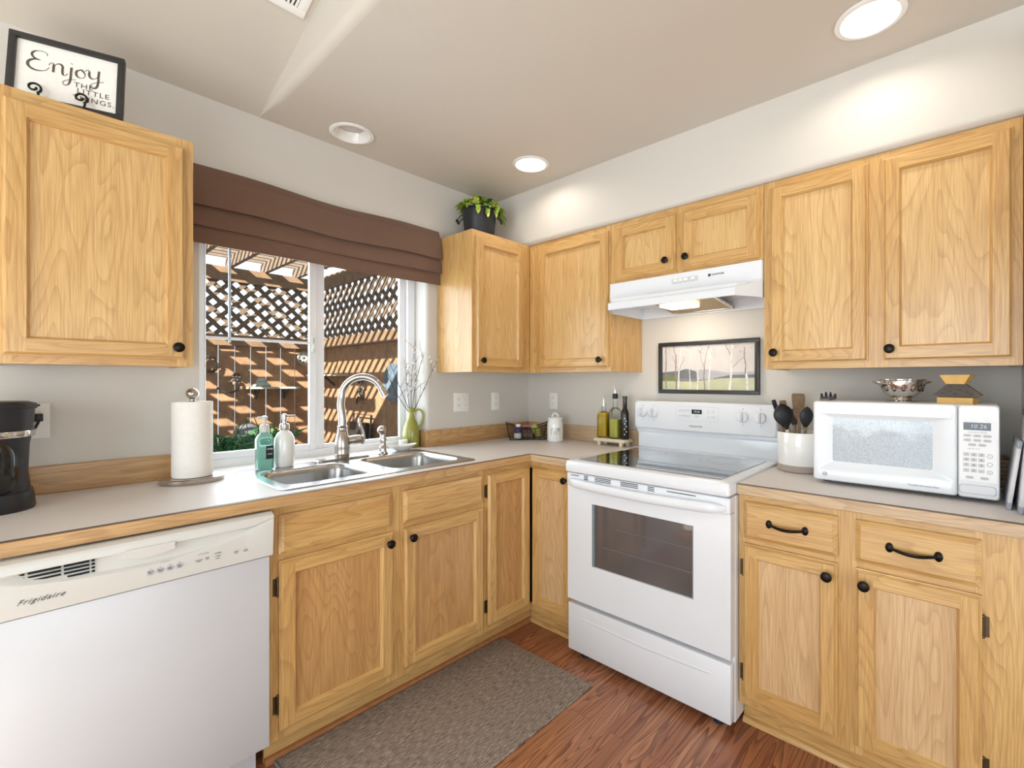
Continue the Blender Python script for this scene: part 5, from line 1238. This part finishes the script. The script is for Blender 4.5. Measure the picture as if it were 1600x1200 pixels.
m = MB('shelf_green'); m.box(FXS-.16, FXS-.008, 2.31, 2.95, 1.335, 1.350); m.build('board', t, smooth=0); m = MB('metal_grey'); m.tube([(FXS-.012, 2.6, 1.24), (FXS-.12, 2.6, 1.334)], .010, 6); m.build('bracket', t)
rn = random.Random(6); t = MB('metal_grey', face_x(FXS-.015, 1.98, 1.17))
t.tube(catmull([(-.12, -.10, .01), (-.06, -.04, .02), (.0, -.06, .02), (.02, .02, .02), (-.03, .06, .02), (.02, .13, .01)], 6), .008, 8)
for k in range(16): t.ball((rn.gauss(.0, .035), rn.gauss(.02, .045), .02), rn.uniform(.008, .016), 6)
tag(t.build('metal_flower'), 'dark metal flower spray on the side fence', 'wall decoration')
t = thing('garden_chair', (-.42, 1.95, -.2), 'dark folded garden chair against the side fence', 'chair')
m = MB('metal_grey'); m.prism([(-.30, .90), (-.26, .90), (-.20-.02, .60), (-.30, .60)], 1.78, 2.08, 1); m.build('seat_panel', t, smooth=0)
m = MB('metal_grey'); m.tube([(-.34, 1.76, -.2), (-.25, 1.76, .97), (-.25, 2.10, .97), (-.34, 2.10, -.2)], .010, 8); m.build('frame', t)
rn = random.Random(8); m = MB('fern')
for k in range(420):
    c = Vector((rn.uniform(-1.66, -1.02), rn.uniform(1.45, 2.0), 0)); top = .72+.17*rn.random()+.06*math.sin(c.x*6); a = rn.uniform(0, 2*PI); L = rn.uniform(.10, .2)
    P = [c+Vector((0, 0, top-.15)), c+Vector((L*.5*math.cos(a), L*.5*math.sin(a), top+.02)), c+Vector((L*math.cos(a), L*math.sin(a), top+rn.uniform(-.04, .05)))]
    m.tube(P, [.006, .011, .002], 4)
m.box(-1.6, -1.08, 1.5, 1.95, -.2, .64)
for k in range(9):
    a = rn.uniform(-.5, 1.2); c = Vector((rn.uniform(-1.5, -1.1), 1.6, .75)); m.tube(catmull([c, c+Vector((.10*a, .0, .10)), c+Vector((.22*a, .0, .16+rn.uniform(0, .12)))], 4), [.007]*5+[.003]*4, 5)
tag(m.build('shrub'), 'dark green spiky shrub below the sink window outside', 'shrub')
m = MB('ball_grey'); m.lathe([(.05, 0), (.04, .88), (.06, .90)], (-1.06, 2.4, -.2), 16); m.ball((-1.06, 2.4, .80), .115, 20); tag(m.build('gazing_ball'), 'grey gazing ball on a stand behind the shrub', 'ornament')
